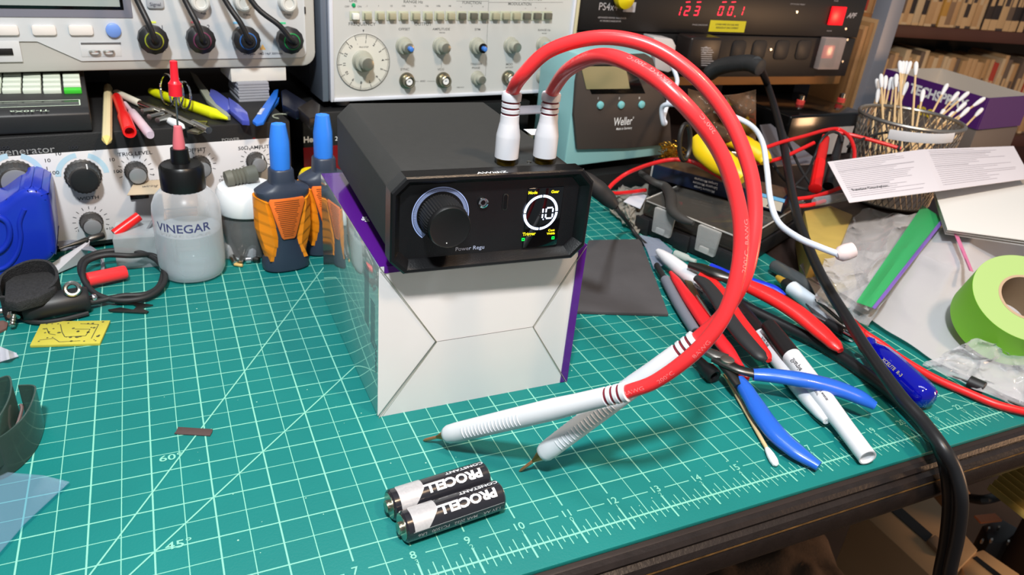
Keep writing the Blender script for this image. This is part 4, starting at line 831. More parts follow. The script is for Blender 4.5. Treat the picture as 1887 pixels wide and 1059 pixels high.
# ---- strips and flat bits
def flat(name, label, cat, pts, z, th, m, bev=0.0, group=None):
    q = [g(x, y, z) for x, y in pts]; return tag(obj(name, MB().prism(flatfr(0, 0, 0), [(p.x, p.y) for p in q], (max(z-th, 0.004), z), bev), m), label, cat, group)
flat('shrink_tube', 'short dark brown strip lying alone on the left half of the mat', 'strip', [(328, 786), (392, 790), (391, 795), (387, 802), (331, 799), (321, 798), (325, 793)], .03, .03, mat('strip_brown', (78, 62, 60), .5), .004)
pcb = thing('circuit_board', 'small yellow bare circuit board left on the mat', 'circuit board', g(130, 612, 0))
q = [g(x, y, .07) for x, y in ((55, 636), (184, 632), (203, 590), (77, 592))]; obj('board', MB().prism(flatfr(0, 0, 0), [(p.x, p.y) for p in q], (.005, .07), .005), mat('pcb_yellow', (192, 182, 70), .45, noise=.08, nscale=80), pcb)
t = MB(); o = q[0]; fu = (q[1]-q[0]); fv = (q[3]-q[0]); pfz = Fr(o, fu, V((-fu.y, fu.x, 0)), (0, 0, 1)); LU = fu.length; LV = fv.length
random.seed(5)
def pc(a, b): p = q[0]+fu*a+fv*b; return (p-o).dot(pfz.u), (p-o).dot(pfz.v)
for L in ([(.3, .85), (.38, .5), (.45, .3), (.75, .32), (.78, .6), (.55, .62)], [(.1, .2), (.3, .25), (.4, .1), (.7, .12)], [(.85, .2), (.88, .8), (.6, .85)], [(.12, .7), (.2, .45), (.3, .4)]):
    for a, b in zip(L, L[1:]): t.line(pfz, pc(*a), pc(*b), .02, .004)
for i in range(34): a, b = random.uniform(.05, .95), random.choice([.12, .3, .5, .68, .88])+random.uniform(-.03, .03); t.disc(pfz, random.uniform(.015, .04), *pc(a, b), .004, 8)
obj('traces', t, mat('trace_dark', (85, 85, 50), .5), pcb, weld=False)
flat('metal_clip', 'thin dark forked metal clip lying beside the black cable loop', 'metal clip', [(199, 570), (222, 566), (246, 570), (252, 564), (245, 560), (212, 558), (245, 556), (282, 561), (268, 564), (262, 568), (274, 573), (270, 576), (230, 574), (203, 573)], .05, .04, DKST)
# ---- black cable loop with red boot and black probe body
tl = thing('test_lead', 'coiled black test lead with a red boot left of the vinegar bottle', 'test lead', g(225, 510, 0))
lp = [(160, 522, .25), (148, 500, .35), (152, 480, .45), (178, 466, .5), (215, 461, .5), (255, 464, .45), (287, 478, .35), (303, 500, .25), (302, 522, .15), (284, 541, .1), (255, 551, .1), (215, 553, .12), (180, 543, .2), (160, 525, .3), (152, 505, .45), (160, 482, .55), (195, 470, .6), (240, 471, .55), (280, 470, .4), (300, 486, .25), (299, 512, .15), (288, 532, .1), (262, 543, .12), (225, 545, .15), (180, 555, .15), (150, 560, .2)]
obj('cable', MB().sweep([g(x, y, z+.05) for x, y, z in lp], .072, n=12), RUB, tl)
a, b = g(159, 516, .28), g(232, 501, .24); d = b-a; fr2 = axfr(a, d); obj('red_boot', MB().lathe(fr2, [(.14, 0), (.19, .03), (.19, d.length-.03), (.17, d.length)], 32), REDP, tl)
a, b = g(40, 572, .3), g(164, 550, .3); d = b-a; fr2 = axfr(a, d); DL = d.length
bp = thing('black_tool_body', 'black cylindrical tool body with a steel ball end in front of the blue jug', 'tool', (a+b)/2-V((0, 0, .3)))
obj('barrel', MB().lathe(fr2, [(.24, 0), (.33, .15), (.33, DL-.06), (.29, DL)], 32), BLK, bp)
obj('steel_ball', MB().lathe(fr2.sub(0, 0, DL), [(.06, 0), (.09, .06), (.1, .11), (.08, .17), (.01, .2)], 20), CHROME, bp)
p = g(133, 532, .72); t = MB(); fq = axfr(p, (CAM-p)*1.0+V((0, 0, 4))); t.sweep([fq.p(.15*math.cos(i*PI/8), .15*math.sin(i*PI/8), 0) for i in range(16)], .055, n=8, sub=1, closed=True); obj('eyelet', t, STEEL, bp)
tag(obj('thin_wire', MB().sweep([g(30, 575, .2), g(45, 588, .1), (g(70, 594, .08)), g(110, 590, .08), g(163, 577, .08)], .06, n=8), RUB), 'thin black wire curving in front of the black tool body', 'wire')
# webbing strap
sm = mat('webbing', (44, 44, 46), .8, bump=1.0, bscale=1500, noise=.5, nscale=900)
t = MB(); t.ribbon([g(2, 548, .5), g(8, 528, .55), g(30, 512, .7), (g(62, 500, .8)), g(92, 502, .75), g(108, 520, .6), g(104, 540, .5), g(80, 556, .42), g(40, 566, .4), g(5, 567, .4)], .72, .07, (0.05, -.25, 1))
wst = tag(obj('webbing_strap', t, sm), 'black woven webbing strap folded in a loop in front of the blue jug', 'strap')
t = MB(); q = [g(x, y, .72) for x, y in ((10, 522), (30, 509), (62, 499), (92, 500), (106, 514), (103, 534), (76, 549), (32, 561), (8, 558))]
t.prism(flatfr(0, 0, 0), [(p.x, p.y) for p in q], (.5, .78), .06); obj('inner_fold', t, sm, wst)
a, b = g(26, 577, .3), g(22, 603, .1); rod('machine_screw', 'steel screw standing on its tip at the left edge below the strap', 'screw', b, a, [(.02, 0), (.07, .1), (.055, .2), (.07, .3), (.055, .4), (.07, .5), (.055, .6), (.07, .7), (.14, .75), (.14, .95), (.1, 1)], STEEL)
rod('machine_screw', 'second steel screw end at the far left edge beside the strap', 'screw', g(-12, 575, .2), g(9, 572, .2), [(.08, 0), (.08, .8), (.13, .82), (.11, 1)], STEEL)
flat('brown_washer', 'brown flat disc cut off by the left edge below the strap', 'disc', [(-10, 592), (6, 590), (15, 594), (12, 604), (0, 610), (-12, 612)], .06, .05, mat('brown_plate', (120, 88, 80), .5, .4))
# ---- blue jug
jo = g(60, 520, 0); jf_ = yawfr(jo.x, 12.55, 0, 2); JB = mat('jug_blue', (22, 48, 172), .3, coat=.2)
jg = thing('blue_jug', 'bright blue plastic jug cut off by the left edge', 'jug', jf_.p(-.5, 0, -1))
P = [(-60, 400), (-20, 385), (0, 379), (20, 362), (40, 350), (58, 346), (76, 351), (90, 360), (94, 372), (101, 430), (105, 462), (103, 474), (82, 489), (45, 507), (0, 527), (-60, 540)]
obj('body', MB().prism(jf_, pp(jf_, P), (-1.9, 0), .2, 4), JB, jg)
t = MB(); t.sweep([jf_.p(*jf_.px(x, y), .02) for x, y in ((-30, 395), (-5, 398), (12, 408), (18, 425), (15, 445), (0, 462), (-30, 470))], .07, n=10); obj('moulded_ridge', t, JB, jg)
t = MB(); t.sweep([jf_.p(*jf_.px(x, y), .0) for x, y in ((-20, 500), (10, 492), (30, 470), (38, 440), (36, 410), (45, 385))], .06, n=10); obj('moulded_ridge', t, JB, jg)
# ---- card and metal probe behind
t = MB(); Q = [g(84, 492, .35), g(165, 442, .75), g(158, 478, .12), g(97, 504, .12)]; t.bm.faces.new([t.bm.verts.new(x) for x in Q]); t.bm.faces.new([t.bm.verts.new(x-V((0, 0, .05))) for x in Q][::-1])
for i in range(4): t.poly([Q[i], Q[(i+1) % 4], Q[(i+1) % 4]-V((0, 0, .05)), Q[i]-V((0, 0, .05))])
cdn = thing('printed_card', 'white printed card leaning beside the blue jug', 'card', g(125, 490, 0)); obj('card', t, mat('card_lav', (222, 218, 226), .6), cdn, smooth=False)
cf_ = Fr(Q[3], Q[2]-Q[3], Q[0]-Q[3]); t = MB()
for L in ([(109, 475), (130, 466), (128, 472)], [(135, 466), (154, 456), (152, 461)], [(109, 475), (112, 480), (128, 473)], [(118, 494), (148, 482), (157, 476)]):
    for a, b in zip(L, L[1:]): t.line(cf_, cf_.px(*a), cf_.px(*b), .04, .01)
t.poly([cf_.p(*cf_.px(x, y), .01) for x, y in ((121, 479), (150, 465), (151, 470), (124, 483))]); obj('card_print', t, mat('print_dim', (96, 98, 96), .7), cdn, weld=False)
rod('metal_probe', 'dark tapering metal probe with a steel end lying behind the white card', 'probe', g(108, 458, .7), g(191, 433, .75), [(.02, 0), (.05, .3), (.09, .6), (.07, .65), (.1, .7), (.1, .95), (.08, 1)], DKST)
t = MB()
for k in range(7): t.sweep([g(106+k, 446+k*2.6, .5), g(140, 444+k*2.4, .55), g(172+k, 458+k*1.0, .5), g(186+k*.6, 475+k, .3), g(188+k*.5, 500, .1)], .028, n=6)
tag(obj('ribbon_wire', t, mat('ribbon_grey', (120, 122, 130), .5)), 'grey ribbon cable curving behind the white card', 'cable')
# ---- clear tray, sticks, cartons
tr = [g(x, y, .0) for x, y in ((192, 540), (300, 532), (312, 465), (196, 470))]
t = MB(); t.prism(flatfr(0, 0, 0), [(3.35, 12.95), (4.9, 12.9), (4.95, 14.1), (3.4, 14.2)], (.005, .95), .04); tag(obj('clear_tray', t, film('tray_clear', (185, 190, 192), .5, .06)), 'clear plastic tray behind the black cable loop', 'tray')
cb = thing('carton_stack', 'stack of thin brown cardboard pieces beside the vinegar bottle', 'cardboard', g(300, 456, 0)); random.seed(9); t = MB(); c0 = V((4.72, 14.25, 0))
for k in range(11): fr2 = flatfr(c0.x+random.uniform(-.03, .03), c0.y, 0, random.uniform(-3, 5)); t.box(fr2, (0, .85), (-.5, .5), (.02+k*.125, .02+(k+1)*.125-.015), .01)
obj('cardboard_layers', t, mat('kraft', (178, 128, 88), .7, noise=.15, nscale=40), cb); fr2 = flatfr(c0.x, c0.y, 0, 2)
obj('top_carton', MB().box(fr2, (-.02, .9), (-.55, .5), (1.42, 1.9), .02), mat('kraft_light', (196, 162, 132), .7), cb)
obj('carton_flap', MB().prism(Fr(fr2.p(-.9, -.3, 1.9), (1, .05, 0), (0, 1, .25)), [(0, -.1), (1.7, -.2), (1.75, .55), (.25, .55)], (-.03, 0), .005), mat('kraft_pale', (188, 170, 145), .7), cb)
t = MB(); ff2 = Fr(fr2.p(-.9, -.3, 1.9), (1, .05, 0), (0, 1, .25)); t.text('wiring', ff2, .6, .25, .12, .004, shear=.4); obj('handwriting', t, PRK, cb, weld=False)
a, b = gy(211, 431, 13.4), gy(256, 398, 13.7); rod('red_tube', 'short bright red tube lying aslant against the cardboard pieces', 'tube', a, b, [(.1, 0), (.135, .0), (.135, 1), (.1, 1), (.1, .95)], REDS)
rod('grey_stick', 'thin grey stick leaning on the cardboard pieces', 'stick', gy(270, 425, 13.5), gy(283, 406, 13.6), [(.03, 0), (.04, .5), (.05, 1)], GREY)
# ---- vinegar bottle
vb = thing('squeeze_bottle', 'translucent squeeze bottle of vinegar with a black cap and red capped needle', 'bottle', (5.28, 12.35, 0)); vf = flatfr(5.28, 12.35, 0)
BOT = film('bottle_frost', (226, 230, 236), .72, .28)
obj('body', MB().lathe(vf, [(.02, .02), (.68, .02), (.8, .08), (.86, .22), (.87, .5), (.87, 1.9), (.85, 2.1), (.76, 2.32), (.6, 2.5), (.5, 2.58)], 56), BOT, vb)
obj('liquid', MB().lathe(vf, [(.02, .06), (.66, .06), (.79, .16), (.83, .3), (.83, 1.38), (.02, 1.38)], 56), film('liquid_milky', (186, 194, 204), .62, .1), vb)
obj('black_cap', MB().lathe(vf, [(.5, 2.5), (.56, 2.54), (.56, 2.6), (.56, 3.12), (.5, 3.2), (.24, 3.24), (.24, 3.3), (.22, 3.62), (.01, 3.62)], 56, rib=1, ribd=.02), mat('cap_black', (16, 16, 17), .35), vb)
top = vf.p(0, 0, 3.6); nd = gy(322, 150, 12.35)-top; nf = axfr(top, nd); NL = nd.length
obj('pink_hub', MB().lathe(nf, [(.15, 0), (.15, .15), (.11, .5), (.1, .6), (.02, .62)], 20), mat('hub_pink', (220, 110, 120), .3), vb)
obj('needle', MB().cyl(nf.p(0, 0, .6), nf.p(0, 0, NL), .025, n=10), STEEL, vb)
obj('needle_cap', MB().lathe(nf, [(.16, NL-.35), (.16, NL-.05), (.12, NL), (.1, NL+.05), (.09, NL+.5), (.03, NL+.52)], 20), mat('cap_red', (230, 35, 50), .3), vb)
def vfn(x, y):
    th = -PI/2-.2+x/.875; return vf.p(.878*math.cos(th), .878*math.sin(th), 1.68+y)
t = MB(); t.text('VINEGAR', None, 0, 0, .24, 0, fn=vfn, sx=1.05, bold=.012, slices=2); obj('handwriting', t, mat('marker_blue', (62, 66, 110), .6), vb, weld=False)
# ---- glue bottles
DKB = mat('glue_navy', (48, 56, 72), .4); ORG = mat('grip_orange', (238, 138, 22), .4); BLU = mat('glue_cap_blue', (52, 130, 236), .4)
def glue(x, y, yaw, label, s=1.0):
    fr2 = yawfr(x, y, 0, yaw); root = thing('glue_bottle', label, 'glue bottle', (x, y, 0), 'orange gripped glue bottles')
    def ringp(hu, hw, z, pw=2.6, cu=0, n=32):
        r_ = []
        for k in range(n):
            a = 2*PI*k/n; ca, sa = math.cos(a), math.sin(a)
            r_.append(fr2.p(cu+hu*math.copysign(abs(ca)**(2/pw), ca), z, hw*math.copysign(abs(sa)**(2/pw), sa)))
        return r_
    t = MB(); t.loft([ringp(*q) for q in ((.58, .38, .0), (.66, .45, .06), (.67, .46, .25), (.57, .45, .45), (.42, .43, .85), (.37, .42, 1.0), (.41, .42, 1.3), (.49, .43, 1.7), (.58, .44, 2.1), (.74, .44, 2.3), (.75, .42, 2.42), (.62, .4, 2.5), (.36, .36, 2.62), (.34, .34, 2.7), (.33, .33, 2.98), (.3, .3, 3.02), (.02, .02, 3.02))]); obj('body', t, DKB, root)
    for sg in (-1, 1):
        t = MB(); rings = []
        zs = [.42+i*.0465 for i in range(41)]
        for z in zs:
            k = (z-.42)/1.86; out = .57+.2*min(1, k*2.2); inn = .1; fi = (.38+.2*(z-1)/1.25) if z > 1 else (.38+(1-z)/.58*.17)
            ph = (z*3.1) % 1.0; rb = .055*(1-ph)
            pts = []
            for (uu, ww) in ((inn, -.33), (out-.1, -.33), (out, -.2), (out+rb*.5, .0), (out-.04, .16+rb*.3), (max(fi, .3), .36+rb*.6), (inn+.05, .30)):
                zz = z+(out-uu)*-.42 if ww > .1 else z
                pts.append(fr2.p(sg*uu*(.35+.65*min(1, .25+k*1.4)) if uu == inn else sg*uu, max(.3, zz), ww))
            rings.append(pts if sg > 0 else pts[::-1])
        t.loft(rings); obj('orange_grip', t, ORG, root, ang=25)
    lf = fr2.sub(0, 0, .445); t = MB(); t.prism(Fr(fr2.p(0, 0, .44), fr2.u, fr2.v), [(-.15, 1.06), (.15, 1.06), (.2, 1.12), (.5, 2.2), (.46, 2.28), (-.46, 2.28), (-.5, 2.2), (-.2, 1.12)], (-.05, .02), .01); lb_ = obj('orange_label', t, mat('label_orange', (232, 112, 40), .45), root)
    t = MB(); random.seed(4)
    for i in range(19): z = 2.2-i*.058; hw_ = .43-(i*.0155); t.line(lf, (-hw_*random.uniform(.8, .95), z), (hw_*random.uniform(.75, .95), z), .02, .022)
    obj('label_print', t, mat('label_brown', (120, 60, 25), .6), lb_, weld=False)
    cf2 = Fr(fr2.p(0, 3.0, 0), fr2.u, -fr2.w, fr2.v); t = MB(); t.lathe(cf2, [(.27, 0), (.28, .1), (.285, .5), (.28, .75), (.21, 1.2), (.2, 1.24), (.18, 1.22), (.01, 1.2)], 16, rib=1, ribd=.09); obj('blue_nozzle_cap', t, BLU, root, ang=50)
    return root
glue(7.78, 12.15, 8, 'glue bottle with a full orange label between the vinegar bottle and the purple box')
glue(9.12, 12.95, 4, 'glue bottle standing partly hidden behind the purple box')
tag(obj('yellow_container', MB().lathe(flatfr(9.05, 14.35, 0), [(.42, 0), (.45, .1), (.45, 1.7), (.42, 2.0), (.35, 2.12), (.02, 2.15)], 28), mat('cap_yellow', (235, 205, 20), .4)), 'round yellow container mostly hidden behind the second glue bottle', 'container')
# ---- jar with a white lid
jr = thing('clear_jar', 'clear jar with a white lid and grey parts behind the glue bottle', 'jar', (6.95, 13.45, 0)); jf2 = flatfr(6.95, 13.45, 0)
obj('glass_body', MB().lathe(jf2, [(.02, .02), (.66, .02), (.72, .1), (.74, 1.0), (.72, 1.45), (.02, 1.46)], 44), film('jar_clear', (150, 150, 150), .6, .06), jr)
obj('jar_contents', MB().lathe(jf2, [(.02, .08), (.55, .08), (.58, .4), (.45, .9), (.3, 1.1), (.02, 1.2)], 20), mat('dark_parts', (70, 62, 58), .5, noise=.6, nscale=150, bump=.8), jr)
obj('white_lid', MB().lathe(jf2, [(.82, 1.36), (.84, 1.4), (.84, 1.95), (.76, 2.08), (.02, 2.1)], 48), WHT, jr)
gc = axfr(jf2.p(-.25, .1, 2.32), (1, .2, .1)); t = MB(); t.lathe(gc, [(.12, -.3), (.22, -.28), (.24, -.1), (.2, -.05), (.24, 0), (.2, .05), (.24, .1), (.2, .15), (.24, .2), (.2, .25), (.24, .3), (.24, .6), (.2, .62)], 24); tag(obj('cable_gland', t, mat('gland_grey', (98, 98, 88), .6)), 'grey ribbed plastic fitting lying on the white jar lid', 'fitting')
# ---- loose hardware by the jar
for i, (a, b, r_, m, nm, lb_) in enumerate((((422, 463), (434, 485), .09, STEEL, 'coil_spring', 'small steel spring in the loose hardware beside the glue bottle'), ((451, 464), (443, 484), .08, STEEL, 'bolt', 'steel bolt standing between the spring and the orange grip'), ((452, 479), (463, 478), .1, CHROME, 'metal_bead', 'shiny metal bead nearest the resistor'), ((456, 470), (478, 473), .05, STEEL, 'metal_pin', 'long thin steel pin lying behind the metal beads'), ((467, 477), (478, 479), .09, DKST, 'metal_bead', 'darker metal bead touching the orange grip'), ((432, 487), (447, 489), .05, mat('resistor_tan', (200, 165, 100), .5), 'resistor', 'small tan resistor lying in front of the loose hardware'))):
    rod(nm, lb_, nm.replace('_', ' '), g(*a, r_+.01), g(*b, r_+.01), [(r_*.8, 0), (r_, .08), (r_, .9), (r_*.8, 1)], m, n=12)
tag(obj('clear_bag', MB().grid(lambda a, b: g(410+a*62, 475-b*80+6*a, .05+b*.9+.12*math.sin(a*9)*math.sin(b*7)), 10, 8, .01), film('bag_clear', (195, 200, 205), .72, .08)), 'small clear bag standing behind the loose hardware', 'plastic bag')
# ---- left edge bags and film
def sheet(name, label, cat, P00, P10, P01, P11, zf, m, nu=26, nv=20, th=.012, parent=None):
    def f(a, b):
        x = (P00[0]*(1-a)+P10[0]*a)*(1-b)+(P01[0]*(1-a)+P11[0]*a)*b; y = (P00[1]*(1-a)+P10[1]*a)*(1-b)+(P01[1]*(1-a)+P11[1]*a)*b
        if 'bag' in name or 'wrap' in name: x += 9*NZ.noise(V((a*5, b*5, 2))); y += 8*NZ.noise(V((a*5, b*5, 8)))+(14*math.sin(a*PI)*(1-b) if nu == 60 else 0)
        return g(x, y, zf(a, b))
    return tag(obj(name, MB().grid(f, nu, nv, th), m, parent), label, None if parent else cat)
q = [(-40, 1060), (0, 1017), (45, 965), (88, 925), (128, 888), (80, 876), (30, 872), (-40, 864)]
t = MB(); t.prism(flatfr(0, 0, 0), [tuple(g(x, y, .1).xy) for x, y in q], (.09, .11)); tag(obj('clear_film', t, film('film_left', (165, 185, 200), .88, .1)), 'clear plastic film corner at the lower left edge of the mat', 'plastic film')
sheet('foil_scrap', 'small shiny plastic scrap at the left edge between the board and the dark film coil', 'plastic scrap', (-20, 672), (34, 656), (-20, 630), (30, 650), lambda a, b: .1+.3*(1-a)*b+.05*math.sin(a*12), film('scrap', (195, 195, 205), .4, .1), 10, 6)
FD = film('coil_film', (80, 102, 96), .6, .12); t = MB()
t.ribbon([g(-40, 858, .45), g(5, 842, .45), g(40, 815, .45), g(62, 785, .45), g(73, 752, .45), g(68, 742, .45), g(42, 742, .45)], .85, .03, (0, 0, 1)); t.ribbon([g(-30, 742, .75), g(0, 735, .75), (g(25, 728, .75)), g(30, 750, .75), g(22, 780, .75), g(0, 815, .75), g(-30, 835, .75)], .9, .03, (0, 0, 1))
fcx = thing('film_coil', 'loose coil of dark translucent plastic tape at the left edge', 'plastic tape', g(10, 800, 0)); obj('outer_tape', t, FD, fcx)
obj('tape_edge', MB().sweep([g(-20, 832, .35), g(10, 812, .5), g(30, 785, .7), g(40, 755, .85), g(38, 745, .9)], .03, n=6), mat('tape_brown', (95, 78, 76), .5), fcx)
# ================================================================ RIGHT HAND CLUTTER
# foam sheet, organiser, lamp box
flat('foam_sheet', 'dark grey foam sheet lying right of the purple box', 'sheet', [(1062, 573), (1232, 578), (1205, 505), (1180, 440), (1085, 442), (1075, 470)], .1, .09, mat('foam_dark', (74, 72, 74), .95, noise=.15, nscale=30, bump=.4), .01)
OA, OB_, OC = V((20.0, 12.1, 0)), V((21.34, 8.2, 0)), V((26.5, 10.65, 0)); OD = OA+OC-OB_
org = thing('parts_organizer', 'black parts organizer with a clear latched lid under the lamp box', 'organizer', (OA+OC)/2)
W0 = flatfr(0, 0, 0); og = [tuple(p.xy) for p in (OA, OB_, OC, OD)]
obj('base_tray', MB().prism(W0, og, (.02, .62), .1), BLK, org)
cc_ = (OA+OC)/2; ins = [tuple((p+(cc_-p)*.03).xy) for p in (OA, OB_, OC, OD)]
obj('clear_lid', MB().prism(W0, ins, (.63, 1.2), .1, 3), film('lid_clear', (110, 106, 100), .86, .05), org)
t = MB(); E_ = [V((x, y, 1.19)) for x, y in ins]
for a, b in zip(E_, E_[1:]+E_[:1]): t.cyl(a.lerp(b, .03), a.lerp(b, .97), .03, n=6)
obj('lid_edge_glint', t, film('edge_clear', (190, 186, 180), .3, .08), org, weld=False)  # pale tubes paint the light caught along the clear lid's edges
def of_edge(a, b): d = (b-a).normalized(); return Fr(a, d, (0, 0, 1))
ef = of_edge(OA, OB_)
if ef.w.dot(CAM-OA) < 0: ef = Fr(OA, ef.u, (0, 0, 1), -ef.w)
LC = film('latch_clear', (215, 215, 213), .74, .05)
for s0 in (.75, 2.55):
    k = obj('latch', MB().prism(ef, [(s0, .3), (s0+.75, .3), (s0+.8, 1.2), (s0-.05, 1.2)], (.0, .18), .05), LC, org)
    obj('latch_catch', MB().box(ef, (s0+.2, s0+.55), (.35, .55), (.15, .24), .03), LC, k)
for s0 in (-.05, 1.65, 3.45): obj('latch_post', MB().box(ef, (s0, s0+.6), (.03, .62), (-.02, .1), .03), BLK, org)
obj('tray_contents', MB().prism(W0, [tuple((p+(cc_-p)*.12).xy) for p in (OA, OB_, OC, OD)], (.6, .85), .05), mat('dark_contents', (58, 48, 42), .6, noise=.7, nscale=120, bump=1), org)
rod('rubber_tip', 'black bent rubber sleeve lying over the organizer latch', 'rubber sleeve', g(1232, 352, 1.25), g(1240, 380, 1.2), [(.14, 0), (.17, .2), (.17, 1)], RUB) if False else None
t = MB(); t.sweep([g(1180, 318, 1.55), g(1205, 335, 1.5), g(1226, 344, 1.42), g(1236, 362, 1.4), g(1238, 385, 1.35), g(1252, 400, 1.3), g(1278, 411, 1.3)], [.1, .12, .16, .2, .19, .16, .08], n=14); tag(obj('rubber_sleeve', t, mat('rubber_worn', (56, 54, 52), .6)), 'bent black rubber sleeve draped over the clear organizer lid', 'rubber sleeve')
p0, p1 = g(1200, 327, 1.3), g(1440, 393, 1.3); lf0 = Fr(p0, p1-p0, (0, 0, 1)); LL = (p1-p0).length
if lf0.w.dot(CAM-p0) < 0: lf0 = Fr(p0, lf0.u, (0, 0, 1), -lf0.w)
lx = thing('lamp_box', 'dark blue box of miniature lamps with upside down white lettering on the organizer', 'box', p0+(p1-p0)*.5); lh = .52; NAVY = mat('box_navy', (22, 30, 52), .35, noise=.08, nscale=15)
obj('carton', MB().box(lf0, (0, LL), (0, lh), (-1.35, 0), .015), NAVY, lx); NT = NAVY
obj('grey_end', MB().box(lf0, (-.06, .015), (0, lh), (-1.35, 0), .01), mat('box_grey', (150, 150, 148), .5), lx)
obj('clear_window', MB().box(lf0, (.1, LL-.1), (lh, lh+.012), (-1.28, -.05), 0), mat('box_brown', (88, 72, 56), .3, noise=.5, nscale=60), lx)
t = MB(); ln = lf0.sub(0, 0, .004); u_, v_ = ln.px(1304, 334)
for k, s_ in enumerate(('Miniature Lamps', 'Lámparas Miniature', 'Lampes Miniatures')): t.text(s_, ln, 2.1, .11+.15*k, .1, .003, rot=180, bold=.008, sx=.85)
u2, v2 = ln.px(1371, 357); t.ring(ln, .13, .15, 3.1, .26, .003, n=24); t.text('GE', ln, 3.1, .26, .13, .003, rot=180); obj('box_lettering', t, PRW, lx, weld=False)
a_ = ln.px(1413, 372)[0]; obj('blue_stripe', MB().box(lf0, (LL-1.0, LL-.0), (lh-.12, lh), (0, .006)), mat('stripe_blue', (48, 78, 160), .4), lx); k = obj('cream_label', MB().box(lf0, (LL-.95, LL-.04), (.06, lh-.14), (0, .008)), mat('cream_print', (208, 198, 180), .5), lx)
obj('label_print', MB().text('47', lf0.sub(0, 0, .01), LL-.45, .2, .16, .003, rot=180, bold=.02), PRK, k, weld=False)
# bag of beads beside the organiser
sheet('bead_bag', 'clear bag of sparkling beads with a white label left of the organizer', 'plastic bag', (1126, 390), (1176, 432), (1140, 345), (1215, 340), lambda a, b: .15+.5*math.sin(a*PI)*math.sin(b*PI)+.06*math.sin(a*40)*math.sin(b*37), film('bead_clear', (165, 160, 150), .5, .05), 40, 36)
flat('bag_label', 'white printed label on the bag of beads', 'label', [(1149, 371), (1172, 352), (1192, 360), (1180, 384)], .7, .02, mat('label_cool', (212, 216, 226), .5))
# dc plug of the welder
dc = thing('dc_power_lead', 'black power plug and cable coming out behind the right side of the welder', 'power lead', g(1110, 360, 0))
PLG = [gd(1068, 322, 17.6), gd(1094, 342, 17.7), gd(1112, 358, 17.8), gd(1134, 380, 17.9)]; obj('plug_body', MB().sweep(PLG, [.15, .2, .22, .2, .12], n=18), mat('plug_matte', (36, 34, 34), .5), dc)
obj('cable', MB().sweep([PLG[-1], g(1142, 392, 1.6), g(1158, 412, .5), g(1172, 432, .12), g(1190, 450, .12)], .07, n=10), RUB, dc)
# brass sponge, yellow tool
bs_ = thing('brass_sponge', 'golden brass wool tip cleaner in a black holder right of the soldering station', 'tip cleaner', g(1236, 300, .9)); random.seed(2); cc_ = g(1236, 282, 2.05)
t = MB()
for k in range(110):
    a0 = random.uniform(0, 6.3); p = cc_+V((random.uniform(-.36, .36), random.uniform(-.36, .36), random.uniform(-.25, .3))); t.sweep([p+V((.12*math.cos(a0+i), .12*math.sin(a0+i), .04*i-.1)) for i in range(6)], .016, n=4, sub=3)
o = obj('brass_wool', t, mat('brass_wool', (215, 165, 60), .2, 1), bs_, ang=80); o['kind'] = 'stuff'
obj('holder', MB().lathe(flatfr(cc_.x, cc_.y, .0), [(.02, .1), (.6, .1), (.62, 1.6), (.56, 1.72), (.52, 1.6), (.5, 1.5), (.02, 1.45)], 28), BLK, bs_)
t = MB(); fq = Fr(gd(1262, 262, 25), V((1, .3, 0)), (0, .2, 1)); t.sweep([fq.p(.3*math.cos(i*PI/6), .6*math.sin(i*PI/6)) for i in range(12)], .08, n=8, sub=2, closed=True); tag(obj('iron_holder_ring', t, mat('holder_black', (30, 26, 24), .4)), 'black oval ring of the soldering iron rest behind the brass wool', 'holder')
YL = mat('tool_yellow', (228, 192, 16), .38)
yt = thing('yellow_stripper', 'yellow handled tool lying behind the lamp box under the red cables', 'tool', g(1320, 310, 1))
obj('handle', MB().sweep([g(1284, 254, 3.4), g(1300, 275, 3.15), g(1325, 295, 2.9), g(1355, 316, 2.6), g(1370, 330, 2.45)], [.22, .44, .46, .38, .25], [.2, .3, .32, .28, .2], n=18), YL, yt)
obj('handle', MB().sweep([g(1290, 238, 3.5), g(1320, 246, 3.4), g(1365, 262, 3.1), g(1400, 283, 2.8), g(1412, 298, 2.6)], [.25, .35, .36, .33, .25], [.2, .25, .25, .25, .15], n=18), YL, yt)
t = MB(); t.text('IDEAL', Fr(g(1340, 262, 3.05), (g(1362, 262, 3.0)-g(1320, 248, 3.0)), (0, 0.4, 1)), 0, 0, .14, .0, bold=.02); obj('tool_lettering', t, REDS, yt, weld=False)
obj('jaw', MB().box(Fr(g(1370, 290, 2.2), (1, -.4, 0), (0, .3, 1)), (-.6, .6), (-.3, .2), (0, .2), .06), STEEL, yt)
# clear parts bag behind
tag(obj('parts_bag', MB().grid(lambda a, b: gd(1268+a*125, 258-b*95+12*math.sin(a*3), 27-2*b+.5*math.sin(a*9)*math.sin(b*8)), 24, 18, .02), film('bag_brown', (120, 95, 75), .5, .08)), 'clear bag of brassy parts behind the yellow tool', 'plastic bag')
random.seed(8); t = MB()
for k in range(50): p = gd(random.uniform(1280, 1385), random.uniform(178, 245), 27.3); t.lathe(flatfr(*p), [(.01, 0), (.06, .03), (.05, .12), (.01, .14)], 6)
o = tag(obj('brass_parts', t, mat('brass_wool', (215, 165, 60), .2, 1)), 'handful of tiny brass parts inside the clear bag', 'brass parts'); o['kind'] = 'stuff'
